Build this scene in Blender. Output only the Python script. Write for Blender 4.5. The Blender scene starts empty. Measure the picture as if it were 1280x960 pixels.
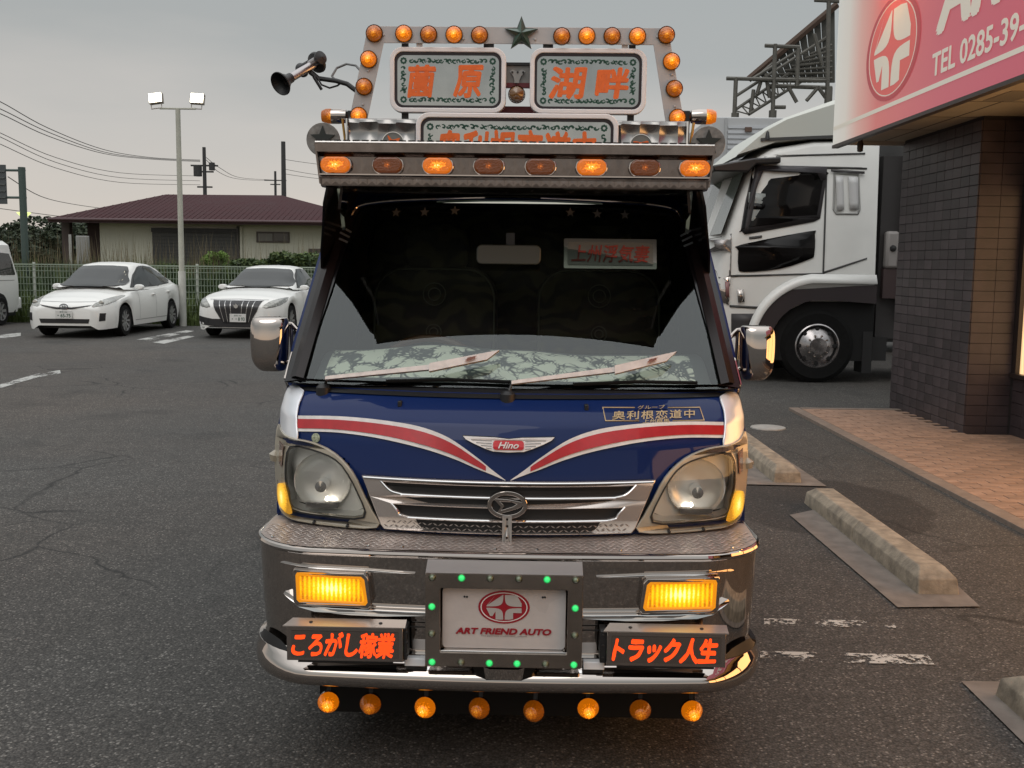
import bpy, bmesh, math, random
from math import sin, cos, pi, radians, sqrt, atan2
from mathutils import Vector, Matrix, noise
from mathutils.bvhtree import BVHTree
random.seed(7)
SC = bpy.context.scene
COL = SC.collection

# ------------------------------------------------------------------ camera
F = 1295.0; CH = 1.54; PITCH = radians(6.56); ROLL = 0.012
cd = bpy.data.cameras.new('camera'); cam = bpy.data.objects.new('camera', cd); COL.objects.link(cam)
cd.sensor_width = 36; cd.lens = 36 * F / 1280; cd.clip_end = 2000; cd.clip_start = .05
cam.matrix_world = Matrix.Translation((0, 0, CH)) @ Matrix.Rotation(pi / 2 - PITCH, 4, 'X') @ Matrix.Rotation(ROLL, 4, 'Z')
SC.camera = cam
# ------------------------------------------------------------------ sky, overcast dusk
W = bpy.data.worlds.new('World'); SC.world = W; W.use_nodes = True
n = W.node_tree.nodes; l = W.node_tree.links; n.clear()
tc = n.new('ShaderNodeTexCoord'); sx = n.new('ShaderNodeSeparateXYZ'); l.new(tc.outputs['Generated'], sx.inputs[0])
ns = n.new('ShaderNodeTexNoise'); ns.inputs['Scale'].default_value = 2.2; ns.inputs['Detail'].default_value = 5
mp = n.new('ShaderNodeMapping'); mp.inputs['Scale'].default_value = (1, 1, 4.5); l.new(tc.outputs['Generated'], mp.inputs[0]); l.new(mp.outputs[0], ns.inputs[0])
ma = n.new('ShaderNodeMath'); ma.operation = 'MULTIPLY_ADD'; ma.inputs[1].default_value = .17; l.new(ns.outputs['Fac'], ma.inputs[0])
ad = n.new('ShaderNodeMath'); ad.operation = 'SUBTRACT'; ad.inputs[1].default_value = .085; l.new(sx.outputs['Z'], ad.inputs[0]); l.new(ad.outputs[0], ma.inputs[2])
cr = n.new('ShaderNodeValToRGB'); l.new(ma.outputs[0], cr.inputs[0])
stops = [(0, (.60, .535, .485)), (.05, (.61, .555, .505)), (.13, (.53, .505, .475)), (.20, (.395, .405, .395)), (.30, (.375, .40, .395)), (.5, (.66, .68, .68)), (.8, (1.25, 1.27, 1.27)), (1, (1.42, 1.44, 1.45))]
e = cr.color_ramp.elements
while len(e) < len(stops): e.new(.5)
for i, (p, c) in enumerate(stops): e[i].position = p; e[i].color = (*c, 1)
sk = n.new('ShaderNodeTexSky'); sk.sky_type = 'NISHITA'; sk.sun_disc = False; sk.sun_elevation = radians(25); sk.sun_rotation = radians(200)
sm = n.new('ShaderNodeVectorMath'); sm.operation = 'MULTIPLY_ADD'; sm.inputs[1].default_value = (.006, .006, .006)
l.new(sk.outputs[0], sm.inputs[0]); l.new(cr.outputs[0], sm.inputs[2])
bg = n.new('ShaderNodeBackground'); bg.inputs[1].default_value = 1.0; l.new(sm.outputs[0], bg.inputs[0])
wo = n.new('ShaderNodeOutputWorld'); l.new(bg.outputs[0], wo.inputs[0])
sd = bpy.data.lights.new('sun', 'SUN'); sd.energy = .5; sd.angle = radians(35); sd.color = (1, .95, .9)
so = bpy.data.objects.new('sun', sd); COL.objects.link(so); so.rotation_euler = (radians(40), 0, radians(-20))
SC.view_settings.view_transform = 'Standard'; SC.view_settings.look = 'None'; SC.view_settings.exposure = 0; SC.view_settings.gamma = 1
SC.render.engine = 'CYCLES'
SC.cycles.max_bounces = 10; SC.cycles.transparent_max_bounces = 16; SC.cycles.glossy_bounces = 5; SC.cycles.diffuse_bounces = 3
SC.cycles.sample_clamp_indirect = 4; SC.cycles.caustics_reflective = False; SC.cycles.caustics_refractive = False

# ------------------------------------------------------------------ measuring helpers
def ray(px, py):
    x = px - 640; y = 480 - py; c, s = cos(ROLL), sin(ROLL)
    xr = x * c - y * s; yr = x * s + y * c
    return Vector((xr, F * cos(PITCH) + yr * sin(PITCH), -F * sin(PITCH) + yr * cos(PITCH))) / F
def at(px, py, Y):
    d = ray(px, py); t = Y / d.y; return Vector((d.x * t, Y, CH + d.z * t))
def grd(px, py, z=0):
    d = ray(px, py); t = (z - CH) / d.z; return Vector((d.x * t, d.y * t, z))
def onx(px, py, X):
    d = ray(px, py); t = X / d.x; return Vector((X, d.y * t, CH + d.z * t))

# ------------------------------------------------------------------ materials
MATS = {}
def mat(name, color=(.5, .5, .5), rough=.5, metal=0, emit=None, es=1, var=0, vscale=8, bump=0, bscale=60, coat=0, spec=None, bdist=.002, aniso=0):
    if name in MATS: return MATS[name]
    m = bpy.data.materials.new(name); m.use_nodes = True; nt = m.node_tree; b = nt.nodes['Principled BSDF']
    b.inputs['Base Color'].default_value = (*color, 1); b.inputs['Roughness'].default_value = rough; b.inputs['Metallic'].default_value = metal
    if spec is not None: b.inputs['Specular IOR Level'].default_value = spec
    if coat: b.inputs['Coat Weight'].default_value = coat; b.inputs['Coat Roughness'].default_value = .03
    if emit: b.inputs['Emission Color'].default_value = (*emit, 1); b.inputs['Emission Strength'].default_value = es
    tc = nt.nodes.new('ShaderNodeTexCoord')
    if var:
        no = nt.nodes.new('ShaderNodeTexNoise'); no.inputs['Scale'].default_value = vscale; no.inputs['Detail'].default_value = 6; nt.links.new(tc.outputs['Object'], no.inputs[0])
        mr = nt.nodes.new('ShaderNodeMapRange'); mr.inputs[1].default_value = .3; mr.inputs[2].default_value = .7; mr.inputs[3].default_value = 1 - var; mr.inputs[4].default_value = 1 + var
        nt.links.new(no.outputs['Fac'], mr.inputs[0])
        hs = nt.nodes.new('ShaderNodeHueSaturation'); hs.inputs['Color'].default_value = (*color, 1); nt.links.new(mr.outputs[0], hs.inputs['Value'])
        nt.links.new(hs.outputs[0], b.inputs['Base Color'])
        ra = nt.nodes.new('ShaderNodeMapRange'); ra.inputs[3].default_value = max(0, rough - .12); ra.inputs[4].default_value = min(1, rough + .12)
        nt.links.new(no.outputs['Fac'], ra.inputs[0]); nt.links.new(ra.outputs[0], b.inputs['Roughness'])
    if bump:
        bn = nt.nodes.new('ShaderNodeTexNoise'); bn.inputs['Scale'].default_value = bscale; bn.inputs['Detail'].default_value = 4; nt.links.new(tc.outputs['Object'], bn.inputs[0])
        bp = nt.nodes.new('ShaderNodeBump'); bp.inputs['Strength'].default_value = bump; bp.inputs['Distance'].default_value = bdist; nt.links.new(bn.outputs['Fac'], bp.inputs['Height'])
        nt.links.new(bp.outputs[0], b.inputs['Normal'])
    MATS[name] = m; return m
def piece_var(m, amount=.18):
    """colour differs a little from object to object"""
    nt = m.node_tree; b = nt.nodes['Principled BSDF']; inp = b.inputs['Base Color']
    oi = nt.nodes.new('ShaderNodeObjectInfo'); mr = nt.nodes.new('ShaderNodeMapRange'); mr.inputs[3].default_value = 1 - amount; mr.inputs[4].default_value = 1 + amount
    nt.links.new(oi.outputs['Random'], mr.inputs[0]); hs = nt.nodes.new('ShaderNodeHueSaturation'); hs.inputs['Color'].default_value = inp.default_value
    if inp.links: nt.links.new(inp.links[0].from_socket, hs.inputs['Color'])
    nt.links.new(mr.outputs[0], hs.inputs['Value']); nt.links.new(hs.outputs[0], inp); return m

CHROME = mat('chrome', (.50, .45, .415), .035, 1, bump=.03, bscale=5, bdist=.006)
CHROMEB = mat('chrome_bright', (.72, .71, .70), .06, 1)
STEEL = mat('brushed_steel', (.20, .168, .152), .22, 1, var=.2, vscale=30, bump=.12, bscale=30)
ALU = mat('dull_aluminium', (.48, .465, .46), .6, .3, var=.08, vscale=14)
BLACK = mat('black_plastic', (.012, .012, .013), .45, bump=.1, bscale=200)
RUBBER = mat('rubber', (.008, .008, .008), .9, var=.3, vscale=20, spec=.2)
DARKV = mat('cab_black', (.006, .005, .006), .22)
BLUE = mat('navy_paint', (.005, .018, .090), .5, 0, coat=.42, spec=.08)
WHITEP = mat('white_paint', (.80, .80, .775), .35, coat=.4)
RED = mat('red_stripe', (.42, .008, .014), .35, coat=.4, var=.12, vscale=30)
WHITES = mat('white_stripe', (.70, .67, .65), .4, var=.1, vscale=30)
ORANGE = mat('orange_lettering', (.68, .13, .02), .5, emit=(.7, .11, .01), es=.12, var=.1, vscale=40)
NEON = mat('lit_orange_lettering', (.8, .06, .01), .4, emit=(1.0, .075, .008), es=1.0)
GREENO = mat('green_ornament', (.012, .07, .045), .5)
GOLD = mat('gold_lettering', (.45, .33, .18), .4, .3)
REDT = mat('sign_red', (.30, .01, .02), .4)
MIRRORF = mat('sign_mirror_face', (.46, .475, .465), .1, 1, var=.10, vscale=10, bump=.1, bscale=12)
MAROON = mat('maroon_metal', (.13, .01, .016), .4)
STARG = mat('green_star', (.012, .055, .03), .35, coat=.5)

def amber(name, edge, mid, core, r0, r1, ribs=0, es=1.0, base=(.30, .075, .004), cell=.75):
    """a lamp lens that glows from its bulb: hottest at the centre of the part"""
    m = bpy.data.materials.new(name); m.use_nodes = True; nt = m.node_tree; b = nt.nodes['Principled BSDF']
    b.inputs['Base Color'].default_value = (*base, 1); b.inputs['Roughness'].default_value = .12; b.inputs['Coat Weight'].default_value = .6
    tc = nt.nodes.new('ShaderNodeTexCoord'); vl = nt.nodes.new('ShaderNodeVectorMath'); vl.operation = 'LENGTH'
    ms = nt.nodes.new('ShaderNodeMapping'); ms.inputs['Scale'].default_value = (1 / r1, 0, 1 / r0); nt.links.new(tc.outputs['Object'], ms.inputs[0]); nt.links.new(ms.outputs[0], vl.inputs[0])
    vo = nt.nodes.new('ShaderNodeTexVoronoi'); vo.inputs['Scale'].default_value = 190; nt.links.new(tc.outputs['Object'], vo.inputs[0])
    mm = nt.nodes.new('ShaderNodeMath'); mm.operation = 'MULTIPLY_ADD'; mm.inputs[1].default_value = cell; nt.links.new(vo.outputs['Distance'], mm.inputs[0]); nt.links.new(vl.outputs['Value'], mm.inputs[2])
    src = mm
    if ribs:
        wv = nt.nodes.new('ShaderNodeTexWave'); wv.wave_type = 'BANDS'; wv.bands_direction = 'X'; wv.inputs['Scale'].default_value = ribs; nt.links.new(tc.outputs['Object'], wv.inputs[0])
        m2 = nt.nodes.new('ShaderNodeMath'); m2.operation = 'MULTIPLY_ADD'; m2.inputs[1].default_value = .30; nt.links.new(wv.outputs['Fac'], m2.inputs[0]); nt.links.new(mm.outputs[0], m2.inputs[2]); src = m2
    cr = nt.nodes.new('ShaderNodeValToRGB'); nt.links.new(src.outputs[0], cr.inputs[0])
    e = cr.color_ramp.elements; e.new(.3); e.new(.5)
    for i, (p, c) in enumerate([(.24, core), (.46, mid), (.80, edge), (1.15, tuple(x * .42 for x in edge))]): e[i].position = min(1, p); e[i].color = (*c, 1)
    nt.links.new(cr.outputs[0], b.inputs['Emission Color']); b.inputs['Emission Strength'].default_value = es
    bp = nt.nodes.new('ShaderNodeBump'); bp.inputs['Strength'].default_value = .5; bp.inputs['Distance'].default_value = .003; nt.links.new(vo.outputs['Distance'], bp.inputs['Height']); nt.links.new(bp.outputs[0], b.inputs['Normal'])
    MATS[name] = m; return m
A_LIT = amber('amber_lit', (.80, .19, .001), (1, .36, .008), (1, .80, .25), .030, .030, es=1.3)
A_DIM = amber('amber_dim', (.34, .085, .0005), (.58, .18, .002), (1, .55, .08), .030, .030, es=1.0)
V_LIT = amber('amber_wide_lit', (.80, .17, .002), (1, .42, .03), (1, .85, .4), .024, .045, es=1.5)
V_DIM = amber('amber_wide_dim', (.13, .026, .0005), (.34, .07, .001), (.95, .22, .02), .019, .020, es=1.0, base=(.08, .022, .003))
B_LIT = amber('amber_low_lit', (.80, .19, .002), (1, .42, .015), (1, .85, .3), .032, .032, ribs=0, es=1.4)
B_DIM = amber('amber_low_dim', (.25, .06, .001), (.42, .13, .003), (.7, .30, .02), .030, .030, es=1.0)
FOG = amber('fog_lamp_glass', (.75, .28, .001), (1, .60, .008), (1, .93, .35), .070, .16, ribs=24, es=1.5, cell=.15)
TURN = amber('turn_signal_glass', (.7, .36, .01), (1, .62, .04), (1, .9, .3), .07, .04, es=1.3, cell=.3)

def glassmat(name, tint, rmix=1.0, rough=.0, ior=1.5, dirt=0):
    m = bpy.data.materials.new(name); m.use_nodes = True; nt = m.node_tree; nt.nodes.clear()
    o = nt.nodes.new('ShaderNodeOutputMaterial'); mx = nt.nodes.new('ShaderNodeMixShader'); tr = nt.nodes.new('ShaderNodeBsdfTransparent'); gl = nt.nodes.new('ShaderNodeBsdfGlossy')
    tr.inputs[0].default_value = (*tint, 1); gl.inputs['Roughness'].default_value = rough; gl.inputs[0].default_value = (.95, 1, 1, 1)
    fr = nt.nodes.new('ShaderNodeFresnel'); fr.inputs[0].default_value = ior
    mu = nt.nodes.new('ShaderNodeMath'); mu.operation = 'MULTIPLY'; mu.inputs[1].default_value = rmix; mu.use_clamp = True
    nt.links.new(fr.outputs[0], mu.inputs[0]); nt.links.new(mu.outputs[0], mx.inputs[0]); nt.links.new(tr.outputs[0], mx.inputs[1]); nt.links.new(gl.outputs[0], mx.inputs[2]); nt.links.new(mx.outputs[0], o.inputs[0])
    MATS[name] = m; return m
WGLASS = glassmat('windscreen_glass', (.78, .84, .80), 1.7)
LGLASS = glassmat('lamp_glass', (.88, .87, .84), 1.5, .03)
CGLASS = mat('car_glass', (.018, .021, .022), .06, spec=.45)

# ------------------------------------------------------------------ mesh helpers
class MB:
    def __init__(s): s.v = []; s.f = []
    def add(s, vs, fs):
        b = len(s.v); s.v += [tuple(v) for v in vs]; s.f += [tuple(i + b for i in f) for f in fs]; return s
    def box(s, x0, x1, y0, y1, z0, z1):
        return s.add([(x0, y0, z0), (x1, y0, z0), (x1, y1, z0), (x0, y1, z0), (x0, y0, z1), (x1, y0, z1), (x1, y1, z1), (x0, y1, z1)],
                     [(0, 3, 2, 1), (4, 5, 6, 7), (0, 1, 5, 4), (1, 2, 6, 5), (2, 3, 7, 6), (3, 0, 4, 7)])
    def tube(s, pts, r, n=8, caps=True):
        pts = [Vector(p) for p in pts]; R = r if isinstance(r, (list, tuple)) else [r] * len(pts); b = len(s.v); prev = None
        for i, p in enumerate(pts):
            t = (pts[min(i + 1, len(pts) - 1)] - pts[max(i - 1, 0)]).normalized()
            if prev is None: u = t.orthogonal().normalized()
            else: u = (prev - t * prev.dot(t)).normalized()
            prev = u; w = t.cross(u)
            for k in range(n):
                a = 2 * pi * k / n; s.v.append(tuple(p + (u * cos(a) + w * sin(a)) * R[i]))
        for i in range(len(pts) - 1):
            for k in range(n):
                a = b + i * n + k; c = b + i * n + (k + 1) % n; s.f.append((a, c, c + n, a + n))
        if caps: s.f.append(tuple(b + k for k in range(n))[::-1]); s.f.append(tuple(b + (len(pts) - 1) * n + k for k in range(n)))
        return s
    def bar(s, p0, p1, w, h=None):
        h = h or w; p0 = Vector(p0); p1 = Vector(p1); t = (p1 - p0).normalized(); up = Vector((0, 0, 1)) if abs(t.z) < .95 else Vector((0, 1, 0))
        u = t.cross(up).normalized(); v = u.cross(t)
        q = [p + u * a * w / 2 + v * c * h / 2 for p in (p0, p1) for a, c in ((-1, -1), (1, -1), (1, 1), (-1, 1))]
        return s.add(q, [(0, 3, 2, 1), (4, 5, 6, 7), (0, 1, 5, 4), (1, 2, 6, 5), (2, 3, 7, 6), (3, 0, 4, 7)])
    def lathe(s, prof, n=24, axis='Y', c=(0, 0, 0), M=None):
        """prof: list of (r, h); revolved round axis"""
        b = len(s.v)
        for r, h in prof:
            for k in range(n):
                a = 2 * pi * k / n; x, y = r * cos(a), r * sin(a)
                p = Vector((x, h, y)) if axis == 'Y' else Vector((x, y, h)) if axis == 'Z' else Vector((h, x, y))
                if M: p = M @ p
                s.v.append(tuple(p + Vector(c)))
        for i in range(len(prof) - 1):
            for k in range(n):
                a = b + i * n + k; d = b + i * n + (k + 1) % n; s.f.append((a, d, d + n, a + n))
        return s
    def grid(s, rows, close=False):
        b = len(s.v); nr, nc = len(rows), len(rows[0])
        for r in rows: s.v += [tuple(p) for p in r]
        for i in range(nr - 1):
            for j in range(nc if close else nc - 1):
                a = b + i * nc + j; c = b + i * nc + (j + 1) % nc; s.f.append((a, c, c + nc, a + nc))
        return s
    def prism(s, pts, d0, d1, f=lambda u, v, d: (u, d, v)):
        n = len(pts); b = len(s.v)
        for d in (d0, d1): s.v += [tuple(f(u, v, d)) for u, v in pts]
        s.f.append(tuple(b + i for i in range(n))); s.f.append(tuple(b + n + i for i in range(n))[::-1])
        for i in range(n): j = (i + 1) % n; s.f.append((b + i, b + n + i, b + n + j, b + j))
        return s
    def build(s, name, m, parent=None, smooth=True, bevel=0, kind=None, loc=None, rot=None, solid=0, flip=False):
        me = bpy.data.meshes.new(name); me.from_pydata(s.v, [], s.f); me.update()
        bm = bmesh.new(); bm.from_mesh(me); bmesh.ops.recalc_face_normals(bm, faces=bm.faces)
        if flip: bmesh.ops.reverse_faces(bm, faces=bm.faces)
        bm.to_mesh(me); bm.free()
        return link(me, name, m, parent, smooth, bevel, kind, loc, rot, solid)
def link(me, name, m, parent=None, smooth=True, bevel=0, kind=None, loc=None, rot=None, solid=0):
    if m and not len(me.materials): me.materials.append(m)
    o = bpy.data.objects.new(name, me); COL.objects.link(o)
    if parent: o.parent = parent
    if loc: o.location = loc
    if rot: o.rotation_euler = rot
    if smooth: me.shade_smooth(); me.set_sharp_from_angle(angle=radians(36))
    if solid: md = o.modifiers.new('solid', 'SOLIDIFY'); md.thickness = solid; md.offset = 0
    if bevel: md = o.modifiers.new('bevel', 'BEVEL'); md.width = bevel; md.segments = 2; md.limit_method = 'ANGLE'
    if kind: o['kind'] = kind
    return o
def box(name, m, x0, x1, y0, y1, z0, z1, parent=None, bevel=0, **k): return MB().box(x0, x1, y0, y1, z0, z1).build(name, m, parent, smooth=bool(bevel), bevel=bevel, **k)
def thing(name, label, cat, loc=(0, 0, 0), rz=0, group=None):
    o = bpy.data.objects.new(name, None); COL.objects.link(o); o.location = loc; o.rotation_euler = (0, 0, rz); o.empty_display_size = .1
    o['label'] = label; o['category'] = cat
    if group: o['group'] = group
    return o
def tag(o, label, cat, group=None):
    o['label'] = label; o['category'] = cat
    if group: o['group'] = group
    return o
def clone(o, parent=None, **k):
    c = o.copy(); COL.objects.link(c)
    if parent is not None: c.parent = parent
    for ch in list(o.children): clone(ch, c)
    return c
def rrect(w, h, r, n=6, cx=0, cy=0):
    out = []
    for sx_, sy_, a0 in ((1, 1, 0), (-1, 1, pi / 2), (-1, -1, pi), (1, -1, 1.5 * pi)):
        for i in range(n + 1):
            a = a0 + pi / 2 * i / n; out.append((cx + sx_ * (w / 2 - r) + r * cos(a), cy + sy_ * (h / 2 - r) + r * sin(a)))
    return out
def ellipse(cx, cy, rx, ry, n=32): return [(cx + rx * cos(2 * pi * i / n), cy + ry * sin(2 * pi * i / n)) for i in range(n)]
def star(cx, cy, R, r=None, a0=pi / 2):
    r = r or R * .42; return [(cx + (R if i % 2 == 0 else r) * cos(a0 + pi * i / 5), cy + (R if i % 2 == 0 else r) * sin(a0 + pi * i / 5)) for i in range(10)]
def resamp(loop, step):
    out = []
    for i, p in enumerate(loop):
        q = loop[(i + 1) % len(loop)]; d = sqrt((q[0] - p[0]) ** 2 + (q[1] - p[1]) ** 2); k = max(1, int(d / step))
        for j in range(k): out.append((p[0] + (q[0] - p[0]) * j / k, p[1] + (q[1] - p[1]) * j / k))
    return out
def smoothloop(pts, k=3, closed=True):
    """Catmull-Rom through pts"""
    out = []; N = len(pts)
    rng = range(N) if closed else range(N - 1)
    for i in rng:
        g = (lambda j: pts[j % N]) if closed else (lambda j: pts[max(0, min(N - 1, j))])
        p0, p1, p2, p3 = g(i - 1), g(i), g(i + 1), g(i + 2)
        for s_ in range(k):
            t = s_ / k
            out.append(tuple(.5 * (2 * p1[a] + (p2[a] - p0[a]) * t + (2 * p0[a] - 5 * p1[a] + 4 * p2[a] - p3[a]) * t * t + (3 * p1[a] - p0[a] - 3 * p2[a] + p3[a]) * t ** 3) for a in range(2)))
    if not closed: out.append(tuple(pts[-1]))
    return out
def _curve_mesh(c):
    o = bpy.data.objects.new('tmp', c); COL.objects.link(o)
    dg = bpy.context.evaluated_depsgraph_get(); dg.update(); m = bpy.data.meshes.new_from_object(o.evaluated_get(dg))
    vs = [v.co.copy() for v in m.vertices]; fs = [tuple(p.vertices) for p in m.polygons]
    bpy.data.objects.remove(o); bpy.data.meshes.remove(m); bpy.data.curves.remove(c); return vs, fs
def shape2d(loops, depth=0, bev=0, step=0):
    c = bpy.data.curves.new('s', 'CURVE'); c.dimensions = '2D'; c.fill_mode = 'BOTH' if depth else 'FRONT'; c.extrude = depth / 2; c.bevel_depth = bev; c.bevel_resolution = 1
    for lp in loops:
        if step: lp = resamp(lp, step)
        sp = c.splines.new('POLY'); sp.points.add(len(lp) - 1); sp.use_cyclic_u = True
        for i, (u, v) in enumerate(lp): sp.points[i].co = (u, v, 0, 1)
    return _curve_mesh(c)
def text2d(s, w, h, bold=0, shear=0, spacing=1, rough=0):
    """text outline filling a w x h box centred on 0,0"""
    c = bpy.data.curves.new('t', 'FONT'); c.body = s; c.shear = shear; c.space_character = spacing; c.fill_mode = 'FRONT'; c.resolution_u = 3
    vs, fs = _curve_mesh(c); lay = []
    if bold:      # thicken the strokes: the same outline laid round itself in thin coats
        nb = len(vs); V2 = []; F2 = []
        for k in range(8):
            a = 2 * pi * k / 8; F2 += [tuple(i + len(V2) for i in f) for f in fs]; V2 += [Vector((v.x + bold * cos(a), v.y + bold * sin(a), k)) for v in vs]
        vs, fs = V2, F2
    x0 = min(v.x for v in vs); x1 = max(v.x for v in vs); y0 = min(v.y for v in vs); y1 = max(v.y for v in vs)
    out = []
    for v in vs:
        x = (v.x - x0) / (x1 - x0) - .5; y = (v.y - y0) / (y1 - y0) - .5; x *= w; y *= h
        if rough:
            q = Vector((x / h * 3.1, y / h * 3.1, .3)); d = noise.noise_vector(q) * rough * h + noise.noise_vector(q * 4) * rough * h * .35; x += d.x; y += d.y
        out.append((x, y, v.z * .00012))
    return out, fs
def stroke2d(pts, w):
    """flat ribbon along pts"""
    L = []; R_ = []
    for i, p in enumerate(pts):
        a = pts[max(0, i - 1)]; b = pts[min(len(pts) - 1, i + 1)]; dx, dy = b[0] - a[0], b[1] - a[1]; d = sqrt(dx * dx + dy * dy) or 1
        ww = w if not callable(w) else w(i / (len(pts) - 1)); L.append((p[0] - dy / d * ww / 2, p[1] + dx / d * ww / 2, 0)); R_.append((p[0] + dy / d * ww / 2, p[1] - dx / d * ww / 2, 0))
    k = len(pts); return L + R_, [(i, i + 1, k + i + 1, k + i) for i in range(k - 1)]
def flat(name, vf, m, f, parent=None, kind=None, smooth=False):
    """place 2-D geometry with mapping f(u,v,w)"""
    vs, fs = vf; return MB().add([f(*v) for v in vs], fs).build(name, m, parent, smooth=smooth, kind=kind)
def merge2d(*gs):
    V = []; Fs = []
    for vs, fs in gs: b = len(V); V += list(vs); Fs += [tuple(i + b for i in f) for f in fs]
    return V, Fs
def shift(vf, dx, dy): return [(v[0] + dx, v[1] + dy, v[2] if len(v) > 2 else 0) for v in vf[0]], vf[1]
def bvh_of(*objs):
    vs = []; fs = []
    for o in objs:
        b = len(vs); vs += [v.co.copy() for v in o.data.vertices]; fs += [tuple(i + b for i in p.vertices) for p in o.data.polygons]
    return BVHTree.FromPolygons(vs, fs)
def decal(name, loops, ax, bv, m, parent, off=.006, sub=2, depth=0, vf=None, step=.05, scan='h', n=14):
    """lay a 2-D outline on a body: seen from the front (ax 'y') or from the side ('x+' looks along -x, 'x-' looks along +x)"""
    lp = resamp(loops[0], .02); k = 1 if scan == 'h' else 0
    lo, hi = min(p[k] for p in lp), max(p[k] for p in lp); rows = []
    for i in range(n + 1):
        c = lo + (hi - lo) * min(max(i / n, .004), .996); xs = []
        for j, p in enumerate(lp):
            q = lp[(j + 1) % len(lp)]
            if (p[k] - c) * (q[k] - c) <= 0 and p[k] != q[k]: xs.append(p[1 - k] + (q[1 - k] - p[1 - k]) * (c - p[k]) / (q[k] - p[k]))
        if len(xs) < 2: continue
        a_, b_ = min(xs), max(xs); rows.append([((a_ + (b_ - a_) * j / n, c) if scan == 'h' else (c, a_ + (b_ - a_) * j / n)) for j in range(n + 1)])
    last = None; R3 = []
    for r in rows:
        rr = []
        for u, w in r:
            if ax == 'y': o_, d = Vector((u, -30, w)), Vector((0, 1, 0))
            elif ax == 'x+': o_, d = Vector((30, u, w)), Vector((-1, 0, 0))
            else: o_, d = Vector((-30, u, w)), Vector((1, 0, 0))
            h = bv.ray_cast(o_, d)
            if h[0] is None:
                q = bv.find_nearest(last if last else (Vector((u, 0, w)) if ax == 'y' else Vector((1 if ax == 'x+' else -1, u, w))))[0]
                p = Vector((u, q.y, w)) if ax == 'y' else Vector((q.x, u, w)); nn = -d
            else: p = h[0]; nn = h[1] if h[1].dot(d) < 0 else -h[1]
            last = p; rr.append(p + (nn * .6 - d * .4) * off)
        R3.append(rr)
    return MB().grid(R3).build(name, m, parent)

# ================================================================== THE DECORATED KEI TRUCK
TR = thing('decorated_truck', 'navy blue light truck facing the viewer, covered with chrome, amber lamps and mirror sign boards', 'truck', (-.012, 2.88, 0), radians(-1.2))
def yb(z):
    t = [(.70, .16), (.9, .165), (1.0, .185), (1.06, .21), (1.10, .26), (1.14, .34)]
    if z <= t[0][0]: return t[0][1]
    for (a, b), (c, d) in zip(t, t[1:]):
        if z <= c: return b + (d - b) * (z - a) / (c - a)
    return t[-1][1] + (z - 1.14) * 2
def sy(x, z):
    a = abs(x); return yb(z) + .3 * a * a + 12 * max(0, min(a, .76) - .66) ** 2
def S(off=0, dz=0): return lambda u, v, w=0: (u, sy(u, v) - off - w, v + dz)
def wsy(x, z): return .37 + .9 * (z - 1.13) + .15 * x * x + (3 * (abs(x) - .66) ** 2 if abs(x) > .66 else 0)
def WS(off=0): return lambda u, v, w=0: (u, wsy(u, v) - off * .8 - w * .8, v + off * .6 + w * .6)
def outx(z):     # outer edge of the front at height z
    t = [(.4, .757), (1.0, .757), (1.13, .748), (1.36, .718), (1.62, .683), (1.80, .625)]
    for (a, b), (c, d) in zip(t, t[1:]):
        if z <= c: return b + (d - b) * (z - a) / (c - a)
    return .62
# --- front panel of the cab
b = MB()
N = 96; zs = [.72 + (1.14 - .72) * i / 32 for i in range(33)]
b.grid([[S()(-.757 + 1.514 * j / N, z) for j in range(N + 1)] for z in zs])
def inpoly(x, y, P_):
    r = False
    for i in range(len(P_)):
        (x1, y1), (x2, y2) = P_[i], P_[i - 1]
        if (y1 > y) != (y2 > y) and x < (x2 - x1) * (y - y1) / (y2 - y1) + x1: r = not r
    return r
HGc = [(.715, .976), (.58, .970), (.505, .940), (.448, .850), (.428, .768), (.56, .758), (.70, .760), (.735, .80), (.735, .90)]
b.f = [f for f in b.f if not inpoly(abs(sum(b.v[i][0] for i in f) / 4), sum(b.v[i][2] for i in f) / 4, HGc)]
def surfpatch(name, lp, m, f, parent, n=16, **k):
    lp = resamp(lp, .01); lo, hi = min(p[1] for p in lp), max(p[1] for p in lp); rows = []
    for i in range(n + 1):
        c = lo + (hi - lo) * min(max(i / n, .004), .996); xs = []
        for j, p in enumerate(lp):
            q = lp[(j + 1) % len(lp)]
            if (p[1] - c) * (q[1] - c) <= 0 and p[1] != q[1]: xs.append(p[0] + (q[0] - p[0]) * (c - p[1]) / (q[1] - p[1]))
        if len(xs) > 1: rows.append([f(min(xs) + (max(xs) - min(xs)) * j / n, c, 0) for j in range(n + 1)])
    return MB().grid(rows).build(name, m, parent, **k)
fp = b.build('front_panel', BLUE, TR)
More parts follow.
